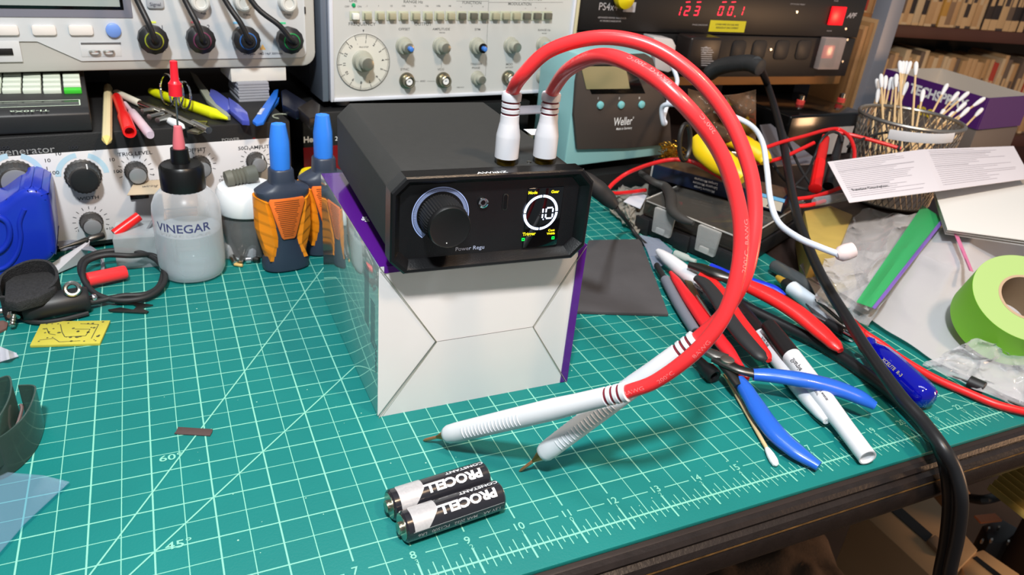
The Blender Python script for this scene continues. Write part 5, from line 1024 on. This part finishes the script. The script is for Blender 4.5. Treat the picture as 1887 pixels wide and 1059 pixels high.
# hose and cables
t = MB(); HP = [gd(x, y, d_) for x, y, d_ in ((1308, 135, 27), (1325, 124, 26.5), (1350, 118, 26), (1380, 116, 25.6), (1400, 124, 25.3))]; P = catmull(HP, 16)
for i, p in enumerate(P[:-1]):
    t.lathe(axfr(p, P[i+1]-p), [(.24, 0), (.28, .02), (.28, .05), (.24, .07)], 14)
hs = thing('corrugated_hose', 'black corrugated hose arching below the rack outlets', 'hose', HP[0]); obj('hose_ribs', t, RUB, hs); obj('hose_core', MB().sweep(HP, .24, n=12), RUB, hs)
pw = [gd(1395, 112, 25.2), g(1412, 150, 3.9), g(1428, 200, 3.3), g(1443, 260, 2.8), g(1455, 330, 2.2), g(1467, 390, 1.75), g(1490, 455, 1.35), g(1520, 520, 1.15), (g(1560, 585, 1.05)), g(1605, 655, .95), g(1660, 730, .85), g(1698, 773, .75), g(1735, 822, .62), gy(1760, 866, -1.3), gy(1771, 920, -1.55), gy(1765, 985, -1.6), gy(1751, 1050, -1.55), gy(1740, 1130, -1.5)]
CB = mat('cable_black', (30, 30, 32), .38)
tag(obj('mains_cable', MB().sweep(pw, .15, n=14, sub=8), CB), 'thick black cord running from the rack over the pliers and hanging off the bench edge', 'cord')
pw2 = [g(1330, 540, .3), g(1378, 567, .3), g(1445, 600, .25), g(1524, 640, .22), g(1604, 695, .2), g(1665, 745, .22), g(1715, 795, .25), g(1728, 818, .22), gy(1744, 862, -1.06), gy(1750, 925, -1.1), gy(1743, 1000, -1.1), gy(1731, 1060, -1.08), gy(1722, 1130, -1.05)]
tag(obj('mains_cable', MB().sweep(pw2, .155, n=14, sub=8), CB), 'black cord lying on the mat beneath the pliers until the bench edge', 'cord')
for i, (P, lb_) in enumerate((([(1425, 175, 3.4), (1440, 230, 2.8), (1465, 290, 2.2), (1490, 335, 1.7), (1512, 362, 1.4), (1530, 370, 1.3)], 'thin black wire dropping right of the thick cord'), ([(1425, 300, 1.9), (1440, 325, 1.7), (1465, 343, 1.6), (1510, 352, 1.5), (1560, 345, 1.5)], 'thin black wire curving under the red clip'), ([(1462, 345, 1.6), (1487, 318, 1.9), (1500, 290, 2.3), (1515, 256, 3.0), (1533, 243, 3.2), (1548, 248, 3.1), (1552, 262, 2.9)], 'thin black wire looping over the red clip'), ([(1562, 270, 2.8), (1600, 252, 3.0), (1640, 244, 3.1), (1658, 256, 3.0), (1655, 276, 2.8)], 'thin black wire looping in front of the mesh cup'))):
    tag(obj('clip_wire', MB().sweep([g(*q) for q in P], .055, n=8), RUB), lb_, 'wire')
RW = mat('red_wire', (222, 34, 36), .35)
for P, lb_ in (([(1118, 352, 1.2), (1132, 336, 1.4), (1158, 318, 1.7), (1200, 302, 2.2), (1240, 294, 2.5), (1275, 298, 2.5), (1310, 316, 2.4), (1345, 336, 2.2)], 'thin red wire arching from beside the welder over the lamp box'),
        ([(1120, 354, 1.1), (1135, 356, 1.0), (1160, 354, .9), (1190, 350, .9)], 'short thin red wire passing above the bag of beads'),
        ([(1300, 312, 2.4), (1340, 300, 2.5), (1395, 278, 2.7), (1440, 262, 2.9), (1485, 250, 3.0), (1520, 240, 3.1), (1545, 238, 3.1), (1565, 252, 3.0), (1574, 275, 2.8), (1574, 296, 2.7)], 'red wire rising right and looping over the red clip'),
        ([(1345, 318, 2.2), (1365, 300, 2.3), (1400, 300, 2.3), (1440, 291, 2.4), (1475, 275, 2.6), (1500, 263, 2.8)], 'red wire running under the looped one toward the red clip'),
        ([(1540, 243, 3.0), (1575, 250, 3.0), (1620, 262, 2.9), (1660, 274, 2.8)], 'red wire passing in front of the mesh cup'),
        ([(1460, 367, 1.5), (1495, 363, 1.6), (1530, 353, 1.8), (1556, 342, 2.0)], 'red wire just left of the instruction sheet corner'),
        ([(1462, 380, 1.4), (1490, 378, 1.5), (1520, 370, 1.6)], 'short red wire above the gold carton')):
    tag(obj('red_wire', MB().sweep([g(*q) for q in P], .075, n=8), RW), lb_, 'wire')
# grey sheet
flat('grey_plate', 'grey metal plate lying behind the red and black clips', 'plate', [(1400, 230), (1420, 228), (1500, 290), (1505, 300), (1425, 305)], 1.7, .06, mat('plate_grey', (128, 126, 134), .45, .3))
# alligator clips
ac = thing('alligator_clip', 'red insulated alligator clip standing left of the instruction sheet', 'clip', g(1502, 350, 1.3)); A_, B_, C_ = g(1502, 348, 1.7), g(1511, 298, 2.35), g(1522, 252, 3.0)
fr2 = axfr(A_, B_-A_); L1 = (B_-A_).length; obj('ribbed_sleeve', MB().lathe(fr2, [(.2, 0), (.24, .02), (.24, .12), (.22, .14), (.21, L1), (.15, L1+.02)], 20, rib=1, ribd=.06), REDS, ac)
obj('jaw_cover', MB().sweep([B_-V((0, 0, .02)), B_.lerp(C_, .5), C_], [.2, .2, .17], [.13, .15, .1], n=14), mat('clip_red', (200, 32, 30), .35), ac)
ac = thing('alligator_clip', 'black insulated alligator clip standing beside the red one', 'clip', g(1528, 345, 1.3)); A_, B_, C_ = g(1526, 343, 1.7), g(1538, 296, 2.35), g(1550, 252, 2.95)
obj('ribbed_sleeve', MB().sweep([A_, B_], [.2, .19], n=16, sub=4), mat('clip_black', (26, 26, 27), .4), ac); obj('jaw_cover', MB().sweep([B_, C_], [.19, .15], [.13, .1], n=14, sub=4), BLK, ac)
# gold carton and junk
t = MB(); q = [g(x, y, 1.3) for x, y in ((1482, 388), (1498, 470), (1545, 462), (1572, 395), (1530, 378))]; t.prism(W0, [(p.x, p.y) for p in q], (0, 1.3), .05); tag(obj('gold_carton', t, mat('carton_gold', (186, 160, 84), .45, noise=.1)), 'dull gold carton between the organizer and the plastic bags', 'carton')
rod('clear_tube', 'clear plastic tube lying on the gold carton', 'tube', g(1500, 372, 1.6), g(1560, 362, 1.7), [(.12, 0), (.16, .05), (.16, .95), (.12, 1)], film('bag_clear', (195, 200, 205), .72, .08))
flat('grey_card', 'grey card lying between the gold carton and the clear bag', 'card', [(1474, 488), (1510, 466), (1530, 500), (1505, 545)], .5, .03, mat('card_grey', (130, 124, 120), .7))
# ---- mesh cup with swabs
cc_ = V((33.6, 12.9, 0)); cup = thing('mesh_cup', 'black wire mesh pencil cup full of long cotton swabs', 'cup', cc_); RT, RB_, HC = 2.05, 1.75, 3.5
WM = mat('mesh_wire', (158, 154, 148), .35, .8); cf3 = flatfr(*cc_); t = MB(); NW = 46
for sg in (1, -1):
    for k in range(NW):
        pts = []
        for i in range(9):
            z = HC*i/8; a = 2*PI*k/NW+sg*i*.11; r_ = RB_+(RT-RB_)*i/8; pts.append(cf3.p(r_*math.cos(a), r_*math.sin(a), z+.05))
        t.sweep(pts, .022, n=4, sub=1)
o = obj('mesh_wall', t, WM, cup); t = MB(); t.sweep([cf3.p(RT*math.cos(i*PI/12), RT*math.sin(i*PI/12), HC+.05) for i in range(24)], .08, n=8, sub=2, closed=True); obj('rim', t, WM, cup)
obj('base', MB().lathe(cf3, [(.02, .02), (RB_, .02), (RB_+.04, .1), (RB_-.05, .12), (.02, .1)], 32), WM, cup)
obj('paper_band', MB().sweep([cf3.p((RT+.1)*math.cos(a), (RT+.1)*math.sin(a), HC-.35+.2*i/6) for i, a in enumerate([math.radians(q) for q in (200, 212, 224, 236, 248, 258, 268)])], .02, .2, n=8, up=(0, 0, 1), sub=3), mat('band_white', (205, 205, 208), .6), cup)
SWK = mat('swab_wood', (220, 188, 140), .6); COT = mat('cotton', (236, 236, 238), .9)
tips = [(448, 480), (475, 450), (505, 460), (540, 470), (590, 370), (612, 372), (632, 372), (657, 373), (690, 375), (570, 450), (600, 480), (637, 500), (735, 545), (882, 510), (950, 560), (1012, 560), (860, 665), (920, 680), (995, 625), (1110, 595), (1095, 660), (1015, 655), (560, 465), (462, 540)]
random.seed(6)
for i, (X, Y) in enumerate(tips):
    px_, py_ = 1480+X/3.31, Y/3.31; dp_ = 32.5+random.uniform(-.6, .8)
    tp = gd(px_, py_, dp_+.6); base_a = (X-700)/400*1.2; bsp = cc_+V((-.55*base_a+random.uniform(-.3, .3), random.uniform(-.5, .5), 0)) if X > 700 else cc_+V((random.uniform(-.6, .9), random.uniform(-.6, .6), 0))
    bsp = cc_+V((max(-1.2, min(1.0, (X-600)/330)) if X < 700 else -.55*base_a+.1*(i % 3), (-.9, -.3, .3, .9)[i % 4], .3)); fr2 = axfr(tp, bsp-tp); Ls = min(5.9, (bsp-tp).length-.05)
    root = thing('cotton_swab', 'long wooden cotton swab standing in the mesh cup, %s' % ('upright on the left side' if X < 520 else 'tall in the middle bunch' if Y < 400 else 'in the lower middle bunch' if X < 700 else 'leaning right'), 'cotton swab', bsp, 'cotton swabs in the mesh cup')
    obj('stick', MB().lathe(fr2, [(.045, .1), (.045, Ls)], 8), SWK, root); obj('cotton_tip', MB().lathe(fr2, [(.03, 0), (.08, .06), (.1, .2), (.09, .4), (.06, .58), (.045, .62)], 12), COT, root)
# ---- open supply box
bx2 = thing('supply_box', 'open white lined purple box with white lettering behind the mesh cup', 'box', (45, 19, 0)); Q = [g(x, y, 3.5) for x, y in ((1634, 127), (1822, 181), (1900, 176), (1735, 126))]
PB = mat('box_purple', (82, 36, 110), .4); LI = mat('box_lining', (212, 200, 186), .6)
def wall(a, b, m1, nm, h0=1.9, h1=3.5):
    d = (b-a).normalized(); f3 = Fr(V((a.x, a.y, 0)), (d.x, d.y, 0), (0, 0, 1)); return obj(nm, MB().box(f3, (0, (b-a).length), (h0, h1), (-.05, .05)), m1, bx2), f3
wall(Q[0], Q[3], LI, 'back_wall'); wall(Q[3], Q[2], LI, 'side_wall'); o, f3 = wall(Q[0], Q[1], PB, 'front_wall'); wall(Q[1], Q[2], PB, 'end_wall')
tag(obj('storage_bin', MB().prism(W0, [(q_.x, q_.y) for q_ in Q], (-.1 if Q[0].x < 44 else -29.5, 1.85), .05), mat('bin_greybrown', (104, 94, 88), .6)), 'grey brown bin underneath the open purple box', 'bin')
if f3.w.dot(CAM-Q[0]) < 0: f3 = Fr(f3.o, f3.u, f3.v, -f3.w)
fn_ = f3.sub(0, 0, .055); t = MB(); rv = fn_.px(1700, 170)[0] > fn_.px(1800, 200)[0]
def tx(s_, x, y, h): 
    u_, v_ = fn_.px(x, y); t.text(s_, None, 0, 0, h, 0, fn=lambda a, b: fn_.p(u_+(-a if rv else a), v_+b, .0), bold=.04)
tx('TECHSPRAY', 1727, 178, .5); obj('box_lettering', t, PRW, bx2, weld=False); t = MB(); tx('PRO', 1704, 207, .45); obj('yellow_lettering', t, mat('print_yellow', (220, 190, 50), .5), bx2, weld=False)
# ---- papers
PP = mat('leaflet', (222, 216, 222), .7, noise=.03, nscale=8); lfz = [g(x, y, z) for x, y, z in ((1525, 298, 2.9), (1565, 373, 2.5), (1733, 351, 2.6), (1700, 275, 3.1), (1900, 328, 2.5), (1868, 269, 3.0))]
lt = thing('instruction_leaflet', 'folded white instruction leaflet with fine print lying over the right hand clutter', 'paper', g(1700, 330, 1.5))
def quad3(a, b, c, d, m, nm, root, th=.015):
    t = MB(); t.grid(lambda s_, r_: (a*(1-s_)+b*s_)*(1-r_)+(d*(1-s_)+c*s_)*r_, 6, 6, th); return obj(nm, t, m, root)
quad3(lfz[0], lfz[1], lfz[2], lfz[3], PP, 'left_page', lt); quad3(lfz[3], lfz[2], lfz[4], lfz[5], PP, 'right_page', lt)
t = MB(); random.seed(12)
def plines(A, B, Cc, D_, n, head):
    for i in range(n):
        s_ = .06+.88*i/n; l, r_ = A.lerp(B, s_), D_.lerp(Cc, s_); hd = i in head; e1 = random.uniform(.5, .9) if not hd else head[i]
        p, q_ = l.lerp(r_, .05), l.lerp(r_, e1); dd = (B-A).normalized()*(.035 if hd else .014); up_ = V((0, 0, .012)); t.poly([p-dd+up_, q_-dd+up_, q_+dd+up_, p+dd+up_])
plines(lfz[0], lfz[1], lfz[2], lfz[3], 20, {5: .85, 14: .5}); plines(lfz[3], lfz[2], lfz[4], lfz[5], 18, {2: .7, 8: .4})
obj('fine_print', t, mat('fine_print', (186, 181, 188), .8), lt, weld=False)
t = MB(); pfr = Fr(lfz[1].lerp(lfz[0], .25)+V((0, 0, .02)), lfz[2]-lfz[1], lfz[0]-lfz[1]); t.text('Function Description:', pfr, 1.25, .0, .14, .0, bold=.01); obj('heading_print', t, PRK, lt, weld=False)
wcs = thing('card_sheets', 'stack of blank white card sheets under the leaflet at the right edge', 'paper', g(1830, 400, 1))
for k in range(3): quad3(g(1722-k, 352+k*3, 2.1-k*.12), g(1746-k*2, 422+k*4, 2.0-k*.12), g(1950, 450+k*5, 1.9-k*.12), g(1920, 320+k*3, 2.2-k*.12), mat('card_blank', (232, 230, 226), .6), 'card_sheet', wcs, .03)
# ---- plastic bags
MILK = film('bag_milky', (214, 212, 216), .5, .12, 1.0); CLR = film('bag_glossy', (205, 203, 205), .82, .05, 1.0); random.seed(21)
def wr(a, b, k=1):
    r1 = 1-abs(NZ.noise(V((a*2.6+1.3, b*2.2, k))))*2; r2 = 1-abs(NZ.noise(V((a*6, b*7+4, k+3))))*2
    return k*(.14*NZ.noise(V((a*2.2, b*2.2, k*3)))+.05*max(0, r1)**4+.018*max(0, r2)**4)
zb1 = sheet('zip_bag', 'large milky zip bag under the green tape roll', 'plastic bag', (1556, 556), (1905, 748), (1735, 404), (1960, 415), lambda a, b: .12+(1.15*min(1, b*1.6)+.25*math.sin(a*3)*b)*(1-.85*min(1, max(0, a*2.2-.75)))+.6*wr(a, b, 1.0), MILK, 60, 40)
zb2 = sheet('zip_bag', 'glossy clear zip bag with a broad green strip left of the milky bag', 'plastic bag', (1498, 470), (1600, 572), (1590, 385), (1738, 402), lambda a, b: .9+.5*b+wr(a, b, 2.2), CLR, 60, 40)
sheet('clear_wrap', 'glossy clear wrap crumpled over the yellow and red bits beside the thick cord', 'plastic bag', (1505, 555), (1600, 600), (1520, 455), (1690, 470), lambda a, b: .7+.35*b+wr(a, b, 2.0), CLR, 40, 30)
sheet('clear_wrap', 'crumpled clear wrap in front of the green tape roll at the right edge', 'plastic bag', (1700, 672), (1900, 760), (1790, 625), (1920, 640), lambda a, b: .12+.8*b+wr(a*1.2, b*1.2, 1.6), film('wrap_bright', (215, 215, 222), .8, .04, 1.0), 50, 30)
sheet('green_strip', 'broad green strip of the glossy zip bag', 'bag strip', (1578, 556), (1609, 567), (1700, 378), (1737, 402), lambda a, b: 1.15+.5*b+wr(a, b, .5), mat('strip_green', (60, 176, 105), .3, alpha=.75), 8, 30, parent=zb2)
sheet('zip_track', 'purple zip track beside the green strip', 'zip', (1607, 566), (1613, 569), (1736, 402), (1742, 405), lambda a, b: 1.22+.5*b+wr(a, b, .4), mat('zip_purple', (122, 92, 175), .4), 3, 30, parent=zb2)
sheet('zip_track', 'pink zip track running down to the green tape roll', 'zip', (1786, 498), (1794, 500), (1758, 430), (1766, 432), lambda a, b: 1.75+wr(a, b, .5), mat('zip_pink', (215, 120, 160), .4), 3, 16, parent=zb1)
flat('silica_packet', 'yellow printed packet inside the clear wrap', 'packet', [(1525, 490), (1570, 482), (1580, 520), (1540, 535)], .6, .2, mat('packet_yellow', (188, 170, 90), .5), .05)
tag(obj('red_loop', MB().sweep([g(1512, 515, .6), g(1508, 495, .7), g(1518, 480, .75), g(1532, 475, .75)], .09, n=8), RW), 'short red loop inside the clear wrap', 'wire')
# tape roll
FC, BC = gd(1893, 548, 19.5), gd(1846, 592, 20.6); ax = (FC-BC); tfm = axfr(BC, ax); TL = ax.length; ro, ri = 1.34, .63
tr_ = thing('masking_tape', 'roll of bright green masking tape leaning at the right edge', 'tape roll', V((BC.x, BC.y, 0)))
t = MB(); t.lathe(tfm, [(ri+.06, 0), (ro, 0), (ro, TL), (ri+.06, TL), (ri+.06, 0)], 80, cap0=False, cap1=False); obj('tape', t, mat('tape_green', (130, 205, 38), .5), tr_)
obj('tape_side', MB().lathe(tfm, [(ri+.05, TL+.004), (ro-.004, TL+.004)], 80, cap0=False, cap1=False), mat('tape_side', (158, 186, 112), .6), tr_)
obj('core', MB().lathe(tfm, [(ri, 0), (ri+.07, 0), (ri+.07, TL+.01), (ri, TL+.01), (ri, 0)], 60, cap0=False, cap1=False), mat('core_brown', (176, 150, 122), .7), tr_)
# ---- red lead and ferrite
tag(obj('red_lead', MB().sweep([g(1545, 560, .5), g(1567, 588, .45), g(1592, 613, .4), g(1624, 634, .3), g(1660, 660, .2), g(1721, 696, .14), g(1785, 724, .14), g(1840, 746, .14), g(1900, 761, .14)], .105, n=12), RW), 'red silicone lead running from the plastic bags to the right edge of the mat', 'cable')
fe = thing('ferrite_bead', 'small black cylinder on a thin wire beside the red lead', 'ferrite', g(1800, 715, 0)); A_, B_ = g(1784, 703, .2), g(1814, 716, .2)
obj('bead', MB().lathe(axfr(A_, B_-A_), [(.15, 0), (.18, .02), (.18, (B_-A_).length-.02), (.15, (B_-A_).length)], 20), BLK, fe); obj('thin_wire', MB().sweep([g(1745, 690, .2), A_, B_, g(1850, 735, .1), g(1895, 752, .08)], .03, n=6), BLK, fe)
# ---- hand tools
def handle(pts, ra, rb, m, nm, root, n=18, up=(0, 0, 1)): return obj(nm, MB().sweep([g(*p) for p in pts], ra, rb, n=n, up=up, sub=8), m, root)
BLH = mat('grip_blue', (38, 96, 200), .3, coat=.3); RDH = mat('grip_red', (228, 36, 36), .35, coat=.2)
bp_ = thing('flush_cutters', 'wire cutters with long blue handles at the front of the tool pile', 'pliers', g(1400, 740, 0))
handle([(1388, 690, .62), (1425, 692, .68), (1480, 700, .72), (1535, 713, .68), (1580, 730, .6), (1612, 747, .5)], [.16, .2, .23, .24, .22, .13], [.14, .16, .17, .17, .16, .1], BLH, 'upper_handle', bp_)
handle([(1362, 700, .45), (1374, 717, .42), (1392, 746, .37), (1411, 775, .33), (1437, 806, .28), (1470, 833, .22), (1509, 859, .17)], [.15, .19, .23, .24, .22, .12], [.13, .16, .17, .17, .15, .1], BLH, 'lower_handle', bp_)
handle([(1316, 660, .62), (1335, 668, .64), (1360, 680, .66), (1395, 690, .64)], [.16, .19, .15, .12], [.08, .09, .09, .09], DKST, 'upper_arm', bp_)
handle([(1322, 655, .6), (1340, 675, .55), (1352, 695, .5), (1362, 712, .45)], [.18, .2, .15, .12], [.08, .1, .09, .09], DKST, 'lower_arm', bp_)
handle([(1262, 632, .62), (1290, 642, .66), (1318, 654, .66), (1340, 662, .64)], [.05, .12, .19, .2], [.05, .08, .1, .1], mat('jaw_steel', (135, 132, 128), .35, .9), 'jaw', bp_)
pv = g(1340, 664, .72); obj('pivot_rivet', MB().lathe(flatfr(*pv), [(.17, -.1), (.17, .04), (.14, .06), (.02, .06)], 24), mat('rivet', (150, 140, 132), .4, .9), bp_)
t = MB(); sp_ = g(1352, 681, .66); t.sweep([sp_+V((.045*math.cos(i*1.2), .03*i/3, .05*math.sin(i*1.2))) for i in range(16)], .012, n=5, sub=2); obj('return_spring', t, STEEL, bp_)
rp_ = thing('red_pliers', 'pliers with one fat red handle and one black and red handle', 'pliers', g(1400, 580, 0))
handle([(1345, 512, .95), (1375, 525, .9), (1420, 546, .85), (1465, 573, .75), (1505, 605, .6), (1535, 632, .5), (1549, 646, .45)], [.14, .24, .29, .3, .28, .22, .1], [.12, .18, .2, .2, .18, .15, .08], RDH, 'fat_red_handle', rp_)
handle([(1283, 512, .8), (1300, 523, .8), (1320, 548, .78), (1342, 585, .72), (1370, 622, .66), (1398, 652, .6), (1411, 663, .55)], [.12, .2, .22, .22, .22, .2, .1], [.1, .14, .15, .15, .15, .13, .08], mat('grip_black', (44, 44, 46), .5), 'black_handle', rp_)
handle([(1290, 506, .72), (1308, 515, .72), (1334, 545, .7), (1358, 582, .64), (1386, 620, .58), (1408, 650, .52), (1417, 664, .48)], [.1, .16, .18, .18, .19, .17, .08], [.09, .12, .13, .13, .13, .12, .07], RDH, 'red_underlay', rp_)
handle([(1270, 488, .8), (1295, 495, .85), (1320, 505, .9), (1350, 515, .9)], [.1, .2, .24, .14], [.1, .14, .16, .12], DKST, 'jaw', rp_)
rs = thing('red_cutter', 'long tapering red handled cutter left of the black and red handle', 'cutter', g(1300, 590, 0))
handle([(1236, 502, .3), (1250, 522, .32), (1275, 558, .34), (1305, 600, .34), (1335, 638, .32), (1368, 676, .28)], [.06, .14, .2, .22, .2, .06], [.06, .12, .15, .15, .14, .06], mat('red_matte', (222, 36, 44), .42), 'red_handle', rs)
rod('cutter_rod', 'small steel rod lying between the red handles', 'rod', g(1285, 545, .5), g(1312, 585, .5), [(.05, 0), (.07, .3), (.03, .9), (.01, 1)], STEEL)
flat('blade_plate', 'thin gold edged steel plate beside the long red handle', 'metal plate', [(1262, 515), (1275, 518), (1290, 545), (1284, 550), (1272, 538)], .45, .04, mat('plate_goldgrey', (120, 108, 78), .35, .9))
gt = thing('grey_file', 'grey handled tool lying along the foam sheet', 'tool', g(1255, 555, 0))
handle([(1226, 515, .22), (1250, 560, .2), (1282, 612, .2)], [.15, .155, .15], [.15, .155, .15], mat('grip_grey', (112, 116, 128), .5), 'grey_handle', gt); handle([(1210, 488, .25), (1226, 516, .22)], [.09, .1], [.09, .1], BLK, 'ferrule', gt); handle([(1281, 611, .2), (1292, 628, .2)], [.12, .1], [.12, .1], BLK, 'dark_end', gt)
st_ = thing('socket_tool', 'black tool with a round hollow end under the blue handled cutters', 'tool', g(1315, 690, 0)); A_, B_ = g(1278, 655, .3), g(1316, 693, .22); fr2 = axfr(A_, B_-A_); SL = (B_-A_).length
obj('shaft', MB().lathe(fr2, [(.08, 0), (.12, .1), (.14, SL*.55), (.2, SL*.7), (.2, SL), (.16, SL+.03), (.1, SL), (.1, SL-.1), (.01, SL-.1)], 24), BLK, st_)
rod('red_bead', 'short translucent red cylinder between the cutter arms', 'plastic piece', g(1352, 690, .22), g(1380, 700, .2), [(.1, 0), (.14, .1), (.15, .9), (.12, 1)], mat('red_clear', (180, 25, 30), .15))
dp2 = thing('blue_handled_tool', 'dark blue handled tool crossing under the red cables at the organizer', 'tool', g(1400, 530, 0))
handle([(1310, 490, .4), (1330, 500, .4), (1350, 508, .4), (1388, 520, .4), (1425, 532, .38), (1446, 545, .32)], [.1, .13, .13, .14, .14, .08], [.1, .12, .12, .13, .12, .07], mat('grip_navyblue', (18, 50, 205), .3, coat=.3), 'blue_handle', dp2)
# markers
def marker(label, capa, capb, barend, z0, z1, r, capm, tip='round', txt=None, nm='permanent_marker'):
    a, m_, e_ = g(*capa, z0), g(*capb, (z0+z1)/2), g(*barend, z1); root = thing(nm, label, 'marker', (a+e_)/2); ax_ = (e_-a); L = ax_.length; fr2 = axfr(a, ax_); cl = (m_-a).dot(fr2.w)
    obj('cap', MB().lathe(fr2, [(r*.6, 0), (r*.85, .04), (r*.95, cl*.5), (r, cl), (r*.9, cl+.01)], 28), capm, root)
    if tip == 'round': prof = [(r*.9, cl-.02), (r*.98, cl), (r*.98, L*.72), (r*.85, L*.85), (r*.6, L*.95), (r*.35, L), (r*.1, L), (r*.08, L-.05), (.005, L-.05)]
    else: prof = [(r*.9, cl-.02), (r*.98, cl), (r*.98, L*.6), (r*.85, L*.8), (r*.82, L), (r*.7, L), (r*.62, L-.06), (.01, L-.08)]
    b_ = obj('barrel', MB().lathe(fr2, prof, 36), mat('marker_white', (222, 222, 226), .38), root)
    if txt:
        vd = (CAM-e_); sd = fr2.w.cross(vd).normalized(); nr = sd.cross(fr2.w).normalized(); t = MB()
        for s_, x, h, yo, sx_ in txt: t.text(s_, None, 0, 0, h, 0, fn=lambda X, Y: fr2.p(0, 0, cl+x+X)+(nr*math.cos((Y+yo)/r)+sd*math.sin((Y+yo)/r))*(r*.98+.006), sx=sx_, bold=.015, slices=2)
        obj('barrel_print', t, PRK, b_, weld=False)
    return root
marker('permanent marker with a rounded hollow tip lying left of the other front marker', (1362, 566), (1399, 619), (1523, 776), .3, .24, .235, mat('marker_cap', (26, 24, 25), .4), 'round', [('Sharpie', .55, .12, .03, .9), ('PERMANENT MARKER', .75, .05, -.08, 1.0)])
marker('permanent marker with a flat open end reaching nearest the bench edge', (1415, 598), (1476, 662), (1599, 843), .75, .24, .24, mat('marker_cap', (26, 24, 25), .4), 'flat', [('Sharpie', .5, .12, .03, .9), ('FINE POINT', 1.4, .05, .04, 1.0), ('PERMANENT MARKER', 1.5, .05, -.06, 1.0)])
marker('marker with fine black print lying against the organizer under the pliers', (1372, 590), (1340, 560), (1212, 462), .3, .45, .24, mat('marker_cap', (26, 24, 25), .4), 'round', [('Sharpie', 1.05, .16, .05, .9), ('METALLIC  PERMANENT', .95, .055, -.08, 1.0), ('MARKER', .95, .055, -.16, 1.0)])
mk = thing('metallic_marker', 'white marker with a black collar and a gold tip lying near the clear wrap', 'marker', g(1500, 550, 0)); A_, B_ = g(1432, 510, .3), g(1575, 618, .25); fr2 = axfr(A_, B_-A_); L = (B_-A_).length
obj('gold_tip', MB().lathe(fr2, [(.07, 0), (.1, .1), (.13, .36)], 20), mat('tip_gold', (176, 140, 50), .4), mk); obj('collar', MB().lathe(fr2, [(.13, .36), (.17, .42), (.2, .75), (.01, .76)], 24), BLK, mk); obj('barrel', MB().lathe(fr2, [(.2, .72), (.235, .76), (.235, L-.1), (.2, L)], 28), mat('marker_white2', (212, 222, 232), .35), mk)
rod('dark_marker', 'smoky translucent capped marker lying behind the gold tipped marker', 'marker', g(1424, 488, .3), g(1520, 545, .26), [(.16, 0), (.22, .04), (.22, .3), (.24, .32), (.24, .97), (.2, 1)], mat('smoky_plastic', (78, 82, 84), .2))
# screwdriver
sd_ = thing('screwdriver', 'screwdriver with a translucent dark blue fluted handle beside the thick cord', 'screwdriver', g(1660, 690, 0)); A_, B_ = g(1594, 632, .5), g(1712, 738, .36); fr2 = axfr(A_, B_-A_); L = (B_-A_).length
SBL = mat('handle_clear_blue', (8, 14, 175), .08, spec=.7, trans=.35, coat=.5)
obj('handle', MB().lathe(fr2, [(.1, -.02), (.24, .03), (.26, .12), (.2, .22), (.24, .35), (.33, .6), (.36, 1.0), (.36, L-.3), (.33, L-.12), (.22, L), (.01, L+.02)], 24, rib=1, ribd=.09), SBL, sd_, ang=60)
Sh = g(1556, 612, .5); obj('steel_shaft', MB().cyl(fr2.p(0, 0, .05), Sh, .1, .1, 18), CHROME, sd_); obj('black_sleeve', MB().cyl(Sh, g(1524, 594, .5), .14, .13, 18), BLK, sd_); obj('shaft_tip', MB().cyl(g(1524, 594, .5), g(1496, 580, .5), .06, .05, 12), CHROME, sd_)
t = MB(); vd = (CAM-B_); sd2 = fr2.w.cross(vd).normalized(); nr = sd2.cross(fr2.w).normalized(); t.text('XCELITE  R-3', Fr(fr2.p(0, 0, L*.55)+nr*.365, fr2.w, -sd2), 0, 0, .09, .004); obj('handle_lettering', t, mat('print_gold', (190, 180, 120), .4), sd_, weld=False)
flat('knife_blade', 'flat dark grey steel blade between the markers and the screwdriver', 'blade', [(1480, 552), (1515, 575), (1566, 604), (1572, 612), (1545, 608), (1505, 585)], .3, .04, mat('blade_dark', (96, 92, 92), .4, .7))
tw = [g(1503, 551, .62), g(1528, 572, .58), g(1555, 596, .5)]; rod('small_rod', 'thin dark rod lying on the gold tipped marker', 'rod', tw[0], tw[2], [(.03, 0), (.055, .05), (.05, .9), (.04, 1)], DKST)
rod('white_cap', 'small white plastic cap beside the black cord under the pliers', 'cap', g(1362, 560, .2), g(1376, 570, .2), [(.08, 0), (.1, .1), (.1, 1)], WHT)
rod('glass_fuse', 'small clear plastic piece at the foot of the organizer', 'plastic piece', g(1243, 466, .12), g(1282, 482, .12), [(.1, 0), (.12, .1), (.12, .6), (.07, .7), (.07, 1)], film('fuse_clear', (200, 205, 200), .4, .1))
# cotton swab
sw = thing('cotton_swab', 'single wooden cotton swab lying on the mat beside the lower blue handle', 'cotton swab', g(1390, 780, 0)); A_, B_ = g(1430, 856, .08), g(1336, 690, .12); fr2 = axfr(A_, B_-A_)
obj('stick', MB().lathe(fr2, [(.045, .3), (.045, (B_-A_).length)], 10), SWK, sw); obj('cotton_tip', MB().lathe(fr2, [(.02, -.02), (.07, .02), (.09, .12), (.085, .3), (.06, .48), (.045, .52)], 16), COT, sw)
flat('clear_sleeve', 'clear plastic sleeve corner lying on the foam sheet edge', 'plastic film', [(1178, 432), (1215, 440), (1240, 462), (1228, 486), (1205, 495), (1192, 460)], .16, .015, film('sleeve_clear', (165, 170, 185), .78, .1))
